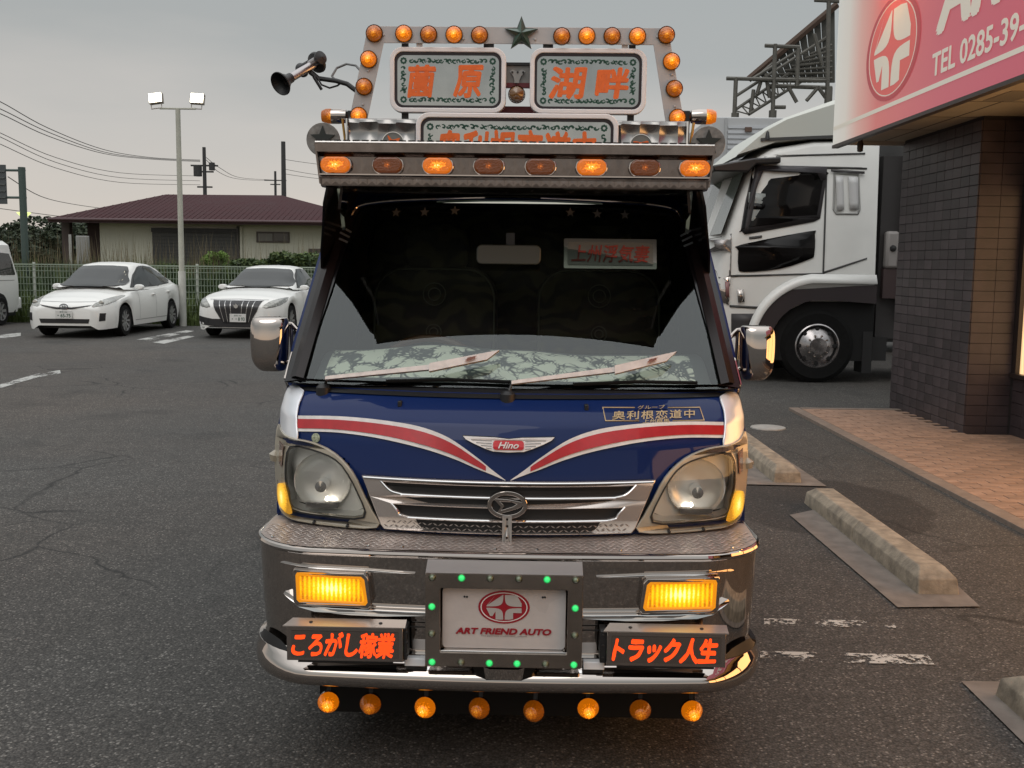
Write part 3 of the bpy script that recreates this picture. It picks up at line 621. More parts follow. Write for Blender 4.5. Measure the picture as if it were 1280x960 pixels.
# fog-lamp recess lines on the bumper face
for s in (-1, 1):
    lf = lambda u, v, w, s=s: (s * u, BF(u) - .002 - w, v)
    flat('bumper_ledge', shape2d([[(.622, .566), (.60, .556), (.50, .550), (.215, .547), (.215, .540), (.40, .531), (.55, .540), (.60, .550)]], .030, .003, .03), CHROMEB, lf, TR, smooth=True)
    flat('bumper_ledge', shape2d([[(.60, .667), (.42, .665), (.30, .659), (.42, .659)]], .010, .001, .03), CHROMEB, lf, TR, smooth=True)
    b = MB().box(min(s * .215, s * .36), max(s * .215, s * .36), -.004, .0, .500, .503); b.build('bumper_seam', BLACK, TR)
    # fog lamp
    fo = [(s * x, z) for x, z in [(.607, .662), (.405, .658), (.395, .648), (.385, .570), (.392, .560), (.600, .560), (.609, .568), (.612, .652)]]
    cx, cz = s * .498, .612
    fi = [(cx + (x - cx) * .93, cz + (z - cz) * .86) for x, z in fo]
    fl = flat('fog_lamp', shape2d([fo, fi], .034, .003, .02), CHROME, lambda u, v, w: (u, BF(u) - .010 - w, v), TR, smooth=True)
    rim2 = [(cx + (x - cx) * .86, cz + (z - cz) * .74) for x, z in fo]
    flat('lamp_rim', shape2d([fi, rim2], .030, .003, .02), mat('amber_rim', (.5, .2, .01), .2, emit=(1, .34, .01), es=.55), lambda u, v, w: (u, BF(u) - .012 - w, v), fl, smooth=True)
    q = flat('lamp_lens', shape2d([[(x - cx, z - cz) for x, z in rim2]], .004, .001, .02), FOG, lambda u, v, w: (u, BF(u + cx) - BF(cx) - w, v), fl, smooth=True); q.location = (cx, BF(cx) - .024, cz)
# lit name plates on brackets
for s, txt, x0, x1, z0, z1 in ((-1, 'ころがし稼業', -.615, -.285, .420, .522), (1, 'トラック人生', .288, .622, .423, .524)):
    cx = (x0 + x1) / 2; cz = (z0 + z1) / 2; w = x1 - x0; h = z1 - z0
    b = MB().box(x0, x1, -.068, -.045, z0, z1); npl = b.build('name_plate', mat('plate_body', (.42, .37, .34), .14, .95), TR, bevel=.002)
    flat('plate_face', shape2d([rrect(w * .92, h * .76, .002, 1, cx, cz - .002)]), mat('plate_face', (.34, .30, .27), .16, .95), lambda u, v, w_=0: (u, -.0695, v), npl)
    flat('lettering', shift(text2d(txt, w * .89, h * .74, .034 if s < 0 else .046, .22, .92, .03), cx - .004, cz - .002), NEON, lambda u, v, w_=0: (u, -.0705 - w_, v), npl)
    b = MB().add([(x0 - .01, -.07, z1), (x1 + .006, -.07, z1), (x1 + .006, -.030, z1 + .010), (x0 + .01, -.030, z1 + .010), (x0 - .01, -.07, z1 - .003), (x1 + .006, -.07, z1 - .003)], [(0, 1, 2, 3), (4, 5, 1, 0)]); b.build('plate_hood', mat('hood_steel', (.45, .41, .38), .3, .8), npl, smooth=False)
    for k in (.2, .8): MB().lathe([(0, .004), (.005, .003), (.006, 0)], 8, 'Z', (x0 + w * k, -.05, z1 + .004)).build('bolt', BLACK, npl)
    e1 = x1 if s < 0 else x0
    b = MB().box(min(e1, e1 - s * .018), max(e1, e1 - s * .010), -.06, .0, z0 + .004, z1 - .004); b.build('plate_bracket', BLACK, npl, bevel=.002)
    for k in (.2, .55, .85): MB().lathe([(0, -.004), (.004, -.003), (.004, 0)], 8, 'Y', (e1 - s * .010, -.062, z0 + h * k)).build('bolt', BLACK, npl)
    b = MB().box(x0 + .03, x1 - .03, -.06, -.02, z0 - .008, z0 - .002); b.build('plate_shelf', BLACK, npl)
for s in (-1, 1): MB().box(min(s * .225, s * .285), max(s * .225, s * .285), -.040, -.012, .398, .421).build('white_bracket', mat('bracket_white', (.75, .75, .76), .4), TR, bevel=.002)
# licence plate frame with small green lamps
PF = mat('frame_steel', (.36, .31, .27), .16, .95, bump=.35, bscale=60, var=.2)
pf = flat('plate_frame', shape2d([rrect(.438, .268, .003, 1, -.002, .546), rrect(.362, .190, .006, 3, -.002, .545)], .026, .002), PF, lambda u, v, w=0: (u, -.052 - w, v), TR)
b = MB().add([(-.222, -.068, .681), (.218, -.068, .681), (.218, -.006, .702), (-.222, -.006, .702)], [(0, 1, 2, 3)]); b.build('frame_hood', mat('galv3', (.34, .32, .31), .4, .6), pf, smooth=False, solid=.003)
b = MB().box(-.183, .179, -.062, -.036, .449, .456); b.build('frame_sill', CHROMEB, pf, bevel=.001)
# inner return of the frame
plm = mat('plate_white', (.52, .48, .46), .3, coat=.3, bump=.4, bscale=16, var=.06, vscale=12, bdist=.006)
pt = flat('dealer_plate', shape2d([rrect(.347, .176, .012, 4, -.002, .5455)], .004, .001), plm, lambda u, v, w=0: (u, -.040 - w, v), TR)
PM = lambda d: (lambda u, v, w=0: (u - .002, -.0445 - d - w, v + .546))
flat('logo_ring', shape2d([ellipse(0, .033, .073, .048)]), REDT, PM(0), pt)
flat('logo_ring', shape2d([ellipse(0, .033, .0665, .043), ellipse(0, .033, .0635, .0405)]), WHITES, PM(.0008), pt)
SG = mat('logo_silver', (.48, .46, .44), .4, .2)
def logo_quads():
    """four rounded quarters parted by a four-pointed star"""
    out = []
    c = .0
    for sx_, sz_ in ((-1, 1), (1, 1), (-1, -1), (1, -1)):
        L_ = [(sx_ * .0035, sz_ * .036)]
        for i in range(9):  # star flank, concave
            t = i / 8; x = .002 + (.046 - .002) * t ** 2.7; z = .002 + (.036 - .002) * (1 - t) ** 2.7; L_.append((sx_ * x, sz_ * z))
        L_ += ([(-.046, -.004), (-.036, -.026), (-.030, -.026), (-.022, -.012), (-.022, -.036)] if (sx_, sz_) == (-1, -1) else [(-.022, .036), (-.046, .004)] if sx_ < 0 else [(.046, .012), (.034, .034), (.02, .036)] if sz_ > 0 else [(.046, -.016), (.024, -.016), (.024, -.034), (.012, -.036)])
        out.append(L_)
    return out
for L_ in logo_quads(): flat('logo_quarter', shape2d([[(x * 1.08, .033 + z) for x, z in L_]]), SG, PM(.0012), pt)
flat('lettering', merge2d(shift(text2d('ART FRIEND AUTO', .272, .0190, .046, .22), -.001, -.0375)), REDT, PM(.001), pt)
flat('lettering', shift(text2d("The Japanese craftsman's custom", .130, .0058, .0, .1), 0, -.0515), mat('grey_print', (.22, .18, .18), .5), PM(.001), pt)
for x, z in ((-.112, .062), (-.105, .0615), (.109, .064), (.115, .0645)): flat('bolt_hole', shape2d([ellipse(x, z, .003, .0032, 10)]), BLACK, PM(.001), pt)
GL = mat('green_led_lit', (.05, .4, .12), .2, emit=(.03, .85, .20), es=.85); GD = mat('green_led_off', (.16, .20, .13), .2, coat=1)
leds = [(x, .669, i in (1, 4)) for i, x in enumerate([-.203, -.121, -.041, .039, .118, .198])] + [(x, .4235, i in (0, 2, 3, 5)) for i, x in enumerate([-.203, -.121, -.041, .037, .117, .197])] + [(-.204, .585, 1), (.198, .588, 1), (-.204, .506, 0), (.198, .509, 0)]
m1 = MB().lathe([(0, -.010), (.004, -.009), (.007, -.005), (.0078, 0)], 14, 'Y').build('green_lamp', GL, TR, loc=(0, 0, 0)); m1d = m1.data; m2 = m1.data.copy(); m2.materials[0] = GD
mb_ = MB().lathe([(.0075, 0), (.0105, -.002), (.0105, 0)], 14, 'Y').build('lamp_base', CHROME, m1)
for i, (x, z, on) in enumerate(leds):
    o = m1 if i == 0 else clone(m1, TR); o.location = (x, -.067, z); o.data = m1d if on else m2
# lamps hanging under the bumper
def ribbed(rings, nrib=32, dep=.0014, rmin=.017):
    b = MB()
    for r, h in rings: b.v += [((r - (dep if (k % 2 and r > rmin) else 0)) * cos(2 * pi * k / nrib), h, (r - (dep if (k % 2 and r > rmin) else 0)) * sin(2 * pi * k / nrib)) for k in range(nrib)]
    for i in range(len(rings) - 1):
        for k in range(nrib): a = i * nrib + k; c = i * nrib + (k + 1) % nrib; b.f.append((a, c, c + nrib, a + nrib))
    return b
BL = ribbed([(.0001, -.040), (.008, -.039), (.011, -.036), (.018, -.034), (.024, -.022), (.030, -.006), (.032, -.002), (.032, .004)])
lo_ = BL.build('bumper_lamp', B_LIT, TR); dm = lo_.data.copy(); dm.materials[0] = B_DIM
MB().lathe([(.030, .002), (.0325, .0), (.0325, .012), (.012, .018)], 24, 'Y').build('lamp_base', CHROME, lo_)
MB().box(-.006, .006, .012, .016, .0, .10).build('lamp_stay', BLACK, lo_)
for i, (x, z, on, ry) in enumerate([(-.532, .224, 1, .2), (-.405, .221, 0, .05), (-.240, .214, 1, -.25), (-.077, .215, 0, -.4), (.087, .210, 0, -.5), (.250, .222, 1, .05), (.406, .220, 0, -.15), (.560, .221, 1, .1)]):
    o = lo_ if i == 0 else clone(lo_, TR); o.location = (x, .10, z); o.rotation_euler = (radians(2 - 26 * abs(ry)), 0, ry * .5)
    if not on: o.data = dm
# --- visor
VB0 = set(TR.children)
VF = [(.595, 1.935), (.580, 1.930), (.580, 1.902), (.612, 1.898), (.622, 1.890), (.622, 1.832), (.585, 1.824), (.580, 1.820), (.582, 1.792), (.60, 1.788), (.90, 1.800), (.95, 1.80), (.95, 1.808), (.66, 1.835), (.635, 1.90), (.625, 1.935)]
b = MB(); nx_ = 30
for k in range(nx_ + 1):
    pass
def vx(z): return .652 - (1.935 - z) * .12
rows = [[((-1 + 2 * k / nx_) * vx(z), y, z) for y, z in VF] for k in range(nx_ + 1)]
visor = MB().grid(rows, True); nn = len(VF); visor.f.append(tuple(range(nn))[::-1]); visor.f.append(tuple(nx_ * nn + i for i in range(nn)))
visor = visor.build('visor', STEEL, TR)
MB().tube([(-.652, .582, 1.932), (.652, .582, 1.932)], .005, 8).build('visor_rail', mat('rail_bright', (.6, .58, .56), .3, .6), visor)
MB().tube([(-.642, .583, 1.821), (.642, .583, 1.821)], .0025, 6).build('visor_rail', STEEL, visor)
b = MB()
for i in range(43):
    x = -.64 + i * 1.28 / 42; b.box(x - .011, x + .011, .5795, .590, 1.9365, 1.9405)
b.build('visor_slots', BLACK, visor, kind='stuff')
b = MB()   # quilted relief on the visor face bands
for i in range(42):
    for (zc, hz) in ((1.862, .026), (1.806, .011)):
        x = -.63 + i * .03; y = .6215 if zc > 1.82 else .5805; b.add([(x, y, zc - hz), (x + .0145, y - .0006, zc), (x, y, zc + hz), (x + .029, y, zc + hz), (x + .029, y, zc - hz)], [(0, 1, 2), (2, 1, 3), (3, 1, 4), (4, 1, 0)])
b.build('visor_relief', STEEL, visor, smooth=False, kind='stuff')
for s in (-1, 1):
    vs, fs = shape2d([ellipse(0, 0, .056, .056, 28)], .006, .001); sd_ = MB().add([(s * .652 + u, .70 + w - .01 * s * u, 1.955 + v) for u, v, w in vs], fs).build('visor_end_disc', mat('disc_steel', (.22, .21, .20), .35, .7, var=.3, vscale=60), TR)
    MB().add(*(lambda q: ([(s * .652 + u, .693 - w, 1.955 + v) for u, v, w in q[0]], q[1]))(shape2d([star(0, .002, .044, .019)], .004))).build('disc_star', mat('star_black', (.015, .02, .018), .4), sd_)
    MB().prism([(.60, 1.80), (.60, 1.93), (.93, 1.90), (.93, 1.80)], 0, .006, lambda u, v, d: (s * (vx(v) + .002 + d), u, v)).build('visor_end_plate', STEEL, visor)
    MB().bar((s * .60, .70, 1.80), (s * .612, .80, 1.66), .012).build('visor_bracket', CHROME, visor)
    MB().prism([(.66, 1.72), (.70, 1.80), (.76, 1.80), (.73, 1.70)], 0, .01, lambda u, v, d: (s * (.585 + d), u, v)).build('visor_bracket', CHROMEB, visor)
MB().box(-.64, .64, .584, .621, 1.8275, 1.8315).build('visor_shelf', mat('shelf_bright', (.5, .45, .42), .16, 1), visor, smooth=False)
for s in (-1, 1):      # black side fins from the visor down to the pillars
    MB().prism([(.60, 1.86), (.60, 1.79), (.64, 1.74), (.74, 1.66), (.80, 1.585), (.83, 1.52), (.90, 1.52), (1.02, 1.70), (1.04, 1.86)], 0, .008, lambda u, v, d: (s * ((.677 - (v - 1.63) * .4 if v > 1.63 else outx(v) + .003) + d), u, v)).build('visor_side_fin', DARKV, visor)
# wide visor lamps
vs, fs = shape2d([rrect(.082, .038, .018, 5)], .02, .006)
vl_ = MB().add([(u, -w, v) for u, v, w in vs], fs).build('visor_lamp', V_LIT, TR); vd = vl_.data.copy(); vd.materials[0] = V_DIM
vs, fs = shape2d([rrect(.098, .052, .025, 6), rrect(.083, .040, .019, 6)], .008, .002); MB().add([(u, .006 - w, v) for u, v, w in vs], fs).build('lamp_rim', CHROME, vl_)
for i, (x, on) in enumerate([(-.590, 1), (-.417, 0), (-.252, 1), (-.083, 0), (.087, 0), (.255, 1), (.430, 0), (.594, 1)]):
    o = vl_ if i == 0 else clone(vl_, TR); o.location = (x, .606, 1.862)
    if not on: o.data = vd
def vmap(p): return Vector((p[0] * .966, p[1] - .13 * (1 - max(0, min(1, (p[1] - .68) / .25))), 1.54 + (p[2] - 1.54) * .966))
_seen = set()
def vshift(o):
    if o.location.length > 0: o.location = vmap(o.location); return
    if o.type == 'MESH' and o.data.name not in _seen:
        _seen.add(o.data.name)
        for v_ in o.data.vertices: v_.co = vmap(v_.co)
    for c_ in o.children: vshift(c_)
for c_ in list(TR.children):
    if c_ not in VB0: vshift(c_)
# --- roof box with swirled steel face
ENG = mat('swirled_steel', (.33, .32, .31), .22, .9); nt = ENG.node_tree; bs = nt.nodes['Principled BSDF']
tcc = nt.nodes.new('ShaderNodeTexCoord'); vo = nt.nodes.new('ShaderNodeTexVoronoi'); vo.inputs['Scale'].default_value = 15; vo.inputs['Randomness'].default_value = .12; nt.links.new(tcc.outputs['Object'], vo.inputs[0])
bpn = nt.nodes.new('ShaderNodeBump'); bpn.inputs['Strength'].default_value = 1; bpn.inputs['Distance'].default_value = .022; nt.links.new(vo.outputs['Distance'], bpn.inputs['Height']); nt.links.new(bpn.outputs[0], bs.inputs['Normal'])
rb = box('roof_box', ENG, -.607, .607, .88, 1.30, 1.81, 2.052, TR, bevel=.004)
for s in (-1, 1):
    MB().tube([(s * .604, .874, 1.82), (s * .604, .874, 2.05)], .006, 6).build('box_edge', CHROMEB, rb)
    rbm = flat('round_badge', merge2d(shape2d([ellipse(s * .440, 1.965, .040, .040, 28)])), mat('badge_grey', (.20, .20, .19), .3, .6), lambda u, v, w=0: (u, .872, v), rb)
    flat('badge_ring', shape2d([ellipse(s * .440, 1.965, .040, .040, 28), ellipse(s * .440, 1.965, .0375, .0375, 28)], .004), CHROMEB, lambda u, v, w=0: (u, .870 - w, v), rbm)
    L_ = [(-.020, .024), (-.012, .020), (-.004, .010), (.010, .012), (.024, .016), (.022, .006), (.014, -.004), (.006, -.012), (.002, -.024), (-.006, -.010), (-.014, .006)] if s < 0 else [(-.026, .012), (.0, .008), (.022, .014), (.028, .004), (.026, -.020), (-.024, -.020)]
    flat('badge_mark', shape2d([[(s * .440 + x, 1.968 + z) for x, z in smoothloop(L_, 2)]]), ORANGE, lambda u, v, w=0: (u, .870, v), rbm)
# --- mirror-faced sign boards
def curl(cx, cz, s, a0):
    pts = []
    for i in range(16):
        t = i / 15; r = s * (.18 + .82 * t); a = a0 + t * 4.6; pts.append((cx + r * cos(a), cz + r * sin(a) * .8))
    return stroke2d(pts, lambda t: s * (.30 + .3 * sin(pi * t)))
def border(w, h, seg):
    g = []; s = .0108
    def run(n, f):
        for i in range(n):
            x, z = f((i + .5) / n); g.append(curl(x, z, s * random.uniform(.85, 1.1), random.choice([0, pi / 2, pi, 1.5 * pi]) + i * 2.1))
            x2, z2 = f((i + 1) / n) if i < n - 1 else (x, z); g.append(stroke2d([(x, z), ((x + x2) / 2 + (z2 - z) * .4, (z + z2) / 2 + .006 * (-1) ** i), (x2, z2)], .003))
    nx2 = int(w / .0175); nz2 = int(h / .019)
    run(nx2, lambda t: (-w / 2 + .02 + (w - .04) * t, h / 2)); run(nx2, lambda t: (-w / 2 + .02 + (w - .04) * t, -h / 2))
    run(nz2, lambda t: (-w / 2, -h / 2 + .02 + (h - .04) * t)); run(nz2, lambda t: (w / 2, -h / 2 + .02 + (h - .04) * t))
    for sx_ in (-1, 1):
        for sz_ in (-1, 1):
            for k in range(8): a = k * pi / 4; g.append(shape2d([ellipse(sx_ * w / 2 + .0085 * cos(a), sz_ * h / 2 + .0085 * sin(a), .0042, .0042, 8)]))
    return merge2d(*g)
def signboard(x0, x1, z0, z1, y, txts, stay, tilt=0):
    cx = (x0 + x1) / 2; cz = (z0 + z1) / 2; w = x1 - x0; h = z1 - z0
    P = lambda d: (lambda u, v, w_=0: (cx + u, y - d - w_ , cz + v))
    sb = flat('sign_board', shape2d([rrect(w, h, .042, 8), rrect(w - .022, h - .022, .034, 8)], .03, .003), mat('sign_rim_white', (.85, .82, .82), .35), P(0), TR, smooth=True)
    flat('sign_gasket', shape2d([rrect(w - .022, h - .022, .034, 8), rrect(w - .046, h - .046, .026, 8)], .024), mat('gasket', (.02, .012, .016), .4), P(0), sb)
    flat('sign_face', shape2d([rrect(w - .044, h - .044, .026, 8)], .004), MIRRORF, P(.004), sb)
    flat('sign_back', shape2d([rrect(w - .01, h - .01, .04, 8)], .01), mat('sign_back', (.08, .08, .08), .5), P(-.02), sb)
    flat('green_border', border(w - .092, h - .088, 0), GREENO, P(.0075), sb)
    for t, dx, dz, tw, th in txts: flat('lettering', shift(text2d(t, tw, th, .036, .12, 1, .035), dx, dz), ORANGE, P(.0075), sb)
    for sx_ in stay: MB().box(cx + sx_ - .012, cx + sx_ + .012, y + .012, y + .03, z0 - .08, z1 + .05).build('sign_stay', BLACK, sb)
    return sb
signboard(-.464, -.047, 2.092, 2.318, 1.0, [('薗', -.096, -.004, .105, .118), ('原', .075, -.004, .112, .118)], (-.16, .14))
signboard(.046, .462, 2.092, 2.318, 1.0, [('湖', -.072, -.006, .140, .116), ('畔', .088, -.006, .128, .112)], (-.14, .16))
signboard(-.346, .350, 1.832, 2.058, .80, [('奥利根恋道中', -.006, -.010, .565, .140)], ())
mb2 = MB().tube([(-.36, 1.17, 2.105), (.345, 1.17, 2.105)], .020, 12).build('maroon_bar', MAROON, TR)
MB().box(-.10, .10, 1.08, 1.10, 2.075, 2.128).build('maroon_plate', MAROON, TR)
sbk = box('centre_plate', mat('plate_grey', (.22, .21, .20), .4, .5), -.058, .052, 1.03, 1.045, 2.200, 2.270, TR); box('centre_plate_edge', BLACK, -.058, .052, 1.02, 1.05, 2.266, 2.276, sbk)
box('centre_bar', MAROON, -.058, .052, 1.025, 1.05, 2.188, 2.204, TR)
vs, fs = shape2d([[(-.028, .03), (-.016, .036), (0, .028), (.018, .036), (.030, .03), (.014, .012), (.008, -.002), (.008, -.012), (-.010, -.012), (-.010, -.002), (-.014, .012)]], .004); MB().add([(u - .004, 1.018 - w, 2.214 + v) for u, v, w in vs], fs).build('lamp_stay', mat('galv2', (.3, .29, .28), .4, .8), TR)
for x in (-.022, -.002, .018): MB().lathe([(0, -.003), (.004, -.002), (.004, 0)], 8, 'Y', (x, 1.014, 2.240)).build('bolt', BLACK, TR)
# --- lamp frame above the roof
fr_o = [(-.545, 2.392), (.537, 2.392), (.608, 2.045), (.543, 2.045), (.488, 2.335), (-.490, 2.335), (-.555, 2.045), (-.618, 2.045)]
lf = flat('lamp_frame', shape2d([fr_o], .004, .001), ALU, lambda u, v, w=0: (u, .985 - w, v), TR)
for x in (-.36, -.10, .10, .385): MB().box(x - .011, x + .011, .99, 1.0, 2.30, 2.345).build('frame_stay', BLACK if abs(x) < .2 else ALU, lf)
vs, fs = shape2d([star(0, 0, .061, .026)], .006, .001); st_o = MB().add([(u + .010, .975 - w, 2.366 + v) for u, v, w in vs], fs).build('star_ornament', mat('star_edge', (.10, .11, .10), .3, .8), TR)
b = MB(); sp = star(0, 0, .056, .023); b.add([(0 + .010, .945, 2.366)] + [(u + .010, .970, 2.366 + v) for u, v in sp], [(0, i + 1, (i + 1) % 10 + 1) for i in range(10)]); b.build('star_facets', STARG, st_o, smooth=False)
prof = [(0, -.024), (.008, -.0235)]
b = MB(); nrib = 36; rings = [(0.0001, -.026), (.008, -.025), (.011, -.023), (.018, -.022), (.024, -.018), (.0285, -.008), (.0285, 0)]
for r, h in rings:
    b.v += [((r - (.0012 if (k % 2 and r > .02) else 0)) * cos(2 * pi * k / nrib), h, (r - (.0012 if (k % 2 and r > .02) else 0)) * sin(2 * pi * k / nrib)) for k in range(nrib)]
for i in range(len(rings) - 1):
    for k in range(nrib): a = i * nrib + k; c = i * nrib + (k + 1) % nrib; b.f.append((a, c, c + nrib, a + nrib))
fl_ = b.build('round_lamp', A_LIT, TR); fd = fl_.data.copy(); fd.materials[0] = A_DIM
MB().lathe([(.0285, -.002), (.031, -.006), (.0315, 0), (.0315, .006)], 28, 'Y').build('lamp_base', mat('lamp_base', (.10, .05, .02), .3, .4), fl_)
K = .00305
spots = [(-.522, 2.366, 0), (-.415, 2.366, 1), (-.325, 2.364, 0), (-.233, 2.364, 1), (-.141, 2.363, 0), (.156, 2.361, 0), (.246, 2.363, 1), (.337, 2.363, 0), (.428, 2.363, 1), (.532, 2.368, 0),
         (-.543, 2.275, 1), (-.560, 2.178, 0), (-.580, 2.075, 1), (.553, 2.276, 1), (.566, 2.180, 0), (.580, 2.078, 1), (-.004, 2.155, 2)]
fx = fl_.data.copy(); fx.materials[0] = mat('amber_off', (.16, .07, .012), .15, coat=1)
for i, (x, z, on) in enumerate(spots):
    o = fl_ if i == 0 else clone(fl_, TR); o.location = (x, .979, z)
    o.data = [fd, fl_.data if False else o.data, fx][on] if on != 1 else o.data
fl_.data = fd
for o in TR.children:
    if o.name.startswith('round_lamp'):
        k = min(range(len(spots)), key=lambda q: (spots[q][0] - o.location.x) ** 2 + (spots[q][1] - o.location.z) ** 2); on = spots[k][2]
        if on == 1:
            if 'lit' not in bpy.data.meshes: mm_ = fd.copy(); mm_.name = 'lit'; mm_.materials[0] = A_LIT
            o.data = bpy.data.meshes['lit']
for x, z in [(-.49, 2.362), (.50, 2.362), (-.545, 2.235), (-.566, 2.115), (.555, 2.23), (.57, 2.118), (-.20, 2.35), (.06, 2.35)]:
    MB().lathe([(0, -.004), (.004, -.003), (.005, 0)], 8, 'Y', (x, .981, z)).build('bolt', ALU, lf)
# side lamps with chrome holders
for s in (-1, 1):
    A = (s * .625, 1.0, 2.075) if s < 0 else (.628, 1.0, 2.085)
    M_ = Matrix.Translation(A) @ Matrix.Rotation(s * radians(0), 4, 'Y')
    hx = MB().lathe([(.012, 0), (.024, .004), (.028, .03), (.028, .058)], 20, 'X', A).build('side_lamp', CHROME, TR) if s > 0 else MB().lathe([(.012, 0), (.024, -.004), (.028, -.03), (.028, -.058)], 20, 'X', A).build('side_lamp', CHROME, TR)
    le = MB().lathe([(.028, s * .0), (.027, s * .02), (.020, s * .036), (.0001, s * .040)], 20, 'X').build('side_lamp_lens', A_LIT if s > 0 else A_DIM, hx); le.location = (A[0] + s * .058, A[1], A[2])
    MB().box(min(A[0] - s * .03, A[0]), max(A[0] - s * .03, A[0]), .99, 1.01, A[2] - .03, A[2] + .02).build('lamp_clamp', BLACK, hx, bevel=.003)
    MB().tube([(s * .640, .98, 2.06), (s * .630, .97, 1.99), (s * .62, .97, 1.95)], .005, 6).build('lamp_cable', mat('cable_gold', (.35, .2, .05), .3, .6), hx)
# --- twin air horns on an arm
def hp(px, py, y):
    d = ray(px, py); c, s_ = cos(TR.rotation_euler.z), sin(TR.rotation_euler.z); t = (y + s_ * 0 + c * 2.88 - s_ * -.012) / (-s_ * d.x + c * d.y); wx, wy = d.x * t + .012, d.y * t - 2.88; return Vector((c * wx + s_ * wy, y, CH + d.z * t))
h0 = hp(350, 105, .92); h1 = hp(393, 80, 1.06); dr = (h1 - h0).normalized()
def horn(p0, p1, rb, parent, m):
    d = (p1 - p0).normalized(); q = d.to_track_quat('Y', 'Z').to_matrix().to_4x4(); L_ = (p1 - p0).length
    o = MB().lathe([(.0155, .03), (.0155, .03 + (L_ - .03) * .5), (.015, L_)], 16, 'Y', p0, q).build('air_horn', m, parent)
    MB().lathe([(rb, 0), (rb * 1.02, .004), (rb * .75, .018), (.018, .042), (.017, .06)], 24, 'Y', p0, q).build('horn_bell', BLACK, o, solid=.002)
    MB().lathe([(.018, -.004), (rb * .9, .008), (rb * .95, .018), (.0001, .026)], 20, 'Y', p1, q).build('horn_cap', BLACK, o); return o
ho = horn(h0, h1, .042, TR, mat('horn_tube', (.45, .42, .42), .3, .9))
horn(hp(377, 88, 1.10) + Vector((.0, 0, .0)), hp(398, 74, 1.02), .026, TR, mat('horn_tube', (.45, .42, .42), .3, .9))
aa = [hp(*p) for p in [(388, 90, 1.04), (398, 98, 1.03), (420, 101, 1.02), (434, 105, 1.01), (446, 114, 1.0), (452, 122, .99)]]
MB().tube(aa, [.010, .009, .009, .009, .009, .007], 10).build('horn_arm', BLACK, TR)
cc = [hp(*p) for p in [(418, 99, 1.02), (415, 95, 1.03), (421, 85, 1.05), (433, 80, 1.05), (445, 82, 1.03), (454, 92, 1.0)]]
MB().tube([Vector(p) for p in cc], .0045, 6).build('horn_hose', mat('hose_grey', (.18, .18, .18), .5), TR)
c2 = [hp(*p) for p in [(396, 96, 1.02), (402, 106, 1.02), (412, 110, 1.02), (422, 107, 1.02), (428, 102, 1.02)]]
MB().tube(c2, .0035, 6).build('horn_hose', BLACK, TR)
MB().tube([hp(392, 96, 1.02), hp(402, 112, 1.02)], .006, 6).build('horn_clip', BLACK, TR)
# --- door mirrors
for s in (-1, 1):
    rows = []
    def mrow(z, xi, xo, yb_, bul): return [(s * xi, yb_ + .02, z), (s * (xi + .012), yb_ - .024 * bul, z), (s * (xi + (xo - xi) * .45), yb_ - .030 * bul, z), (s * (xo - .018), yb_ - .028 * bul, z), (s * xo, yb_ + .0, z), (s * (xo - .004), yb_ + .06, z), (s * (xi + .01), yb_ + .06, z)]
    for z, xi, xo, bu in [(1.352, .80, .89, .1), (1.350, .79, .905, .55), (1.335, .785, .915, .9), (1.30, .785, .918, 1.1), (1.24, .787, .917, 1.15), (1.20, .79, .914, 1.1), (1.180, .795, .90, .8), (1.166, .80, .885, .3), (1.164, .81, .87, .0)]:
        rows.append(mrow(z - (.008 if s > 0 else 0), xi - .013, xo - (.008 if s < 0 else .02), .66, bu))
    b = MB().grid(rows, True); b.f.append(tuple(range(7))[::-1]); b.f.append(tuple(8 * 7 + i for i in range(7)))
    mo = b.build('door_mirror', CHROME, TR)
    md = mo.modifiers.new('sub', 'SUBSURF'); md.levels = 2; md.render_levels = 2
    MB().tube([(s * .80, .70, 1.33), (s * .77, .70, 1.325), (s * .735, .66, 1.30)], .008, 8).build('mirror_arm', CHROME, mo)
    MB().tube([(s * .80, .70, 1.20), (s * .775, .69, 1.19), (s * .748, .63, 1.18)], .008, 8).build('mirror_arm', CHROME, mo)
    MB().tube([(s * .772, .70, 1.33), (s * .770, .70, 1.20)], .006, 8).build('mirror_rod', CHROME, mo)
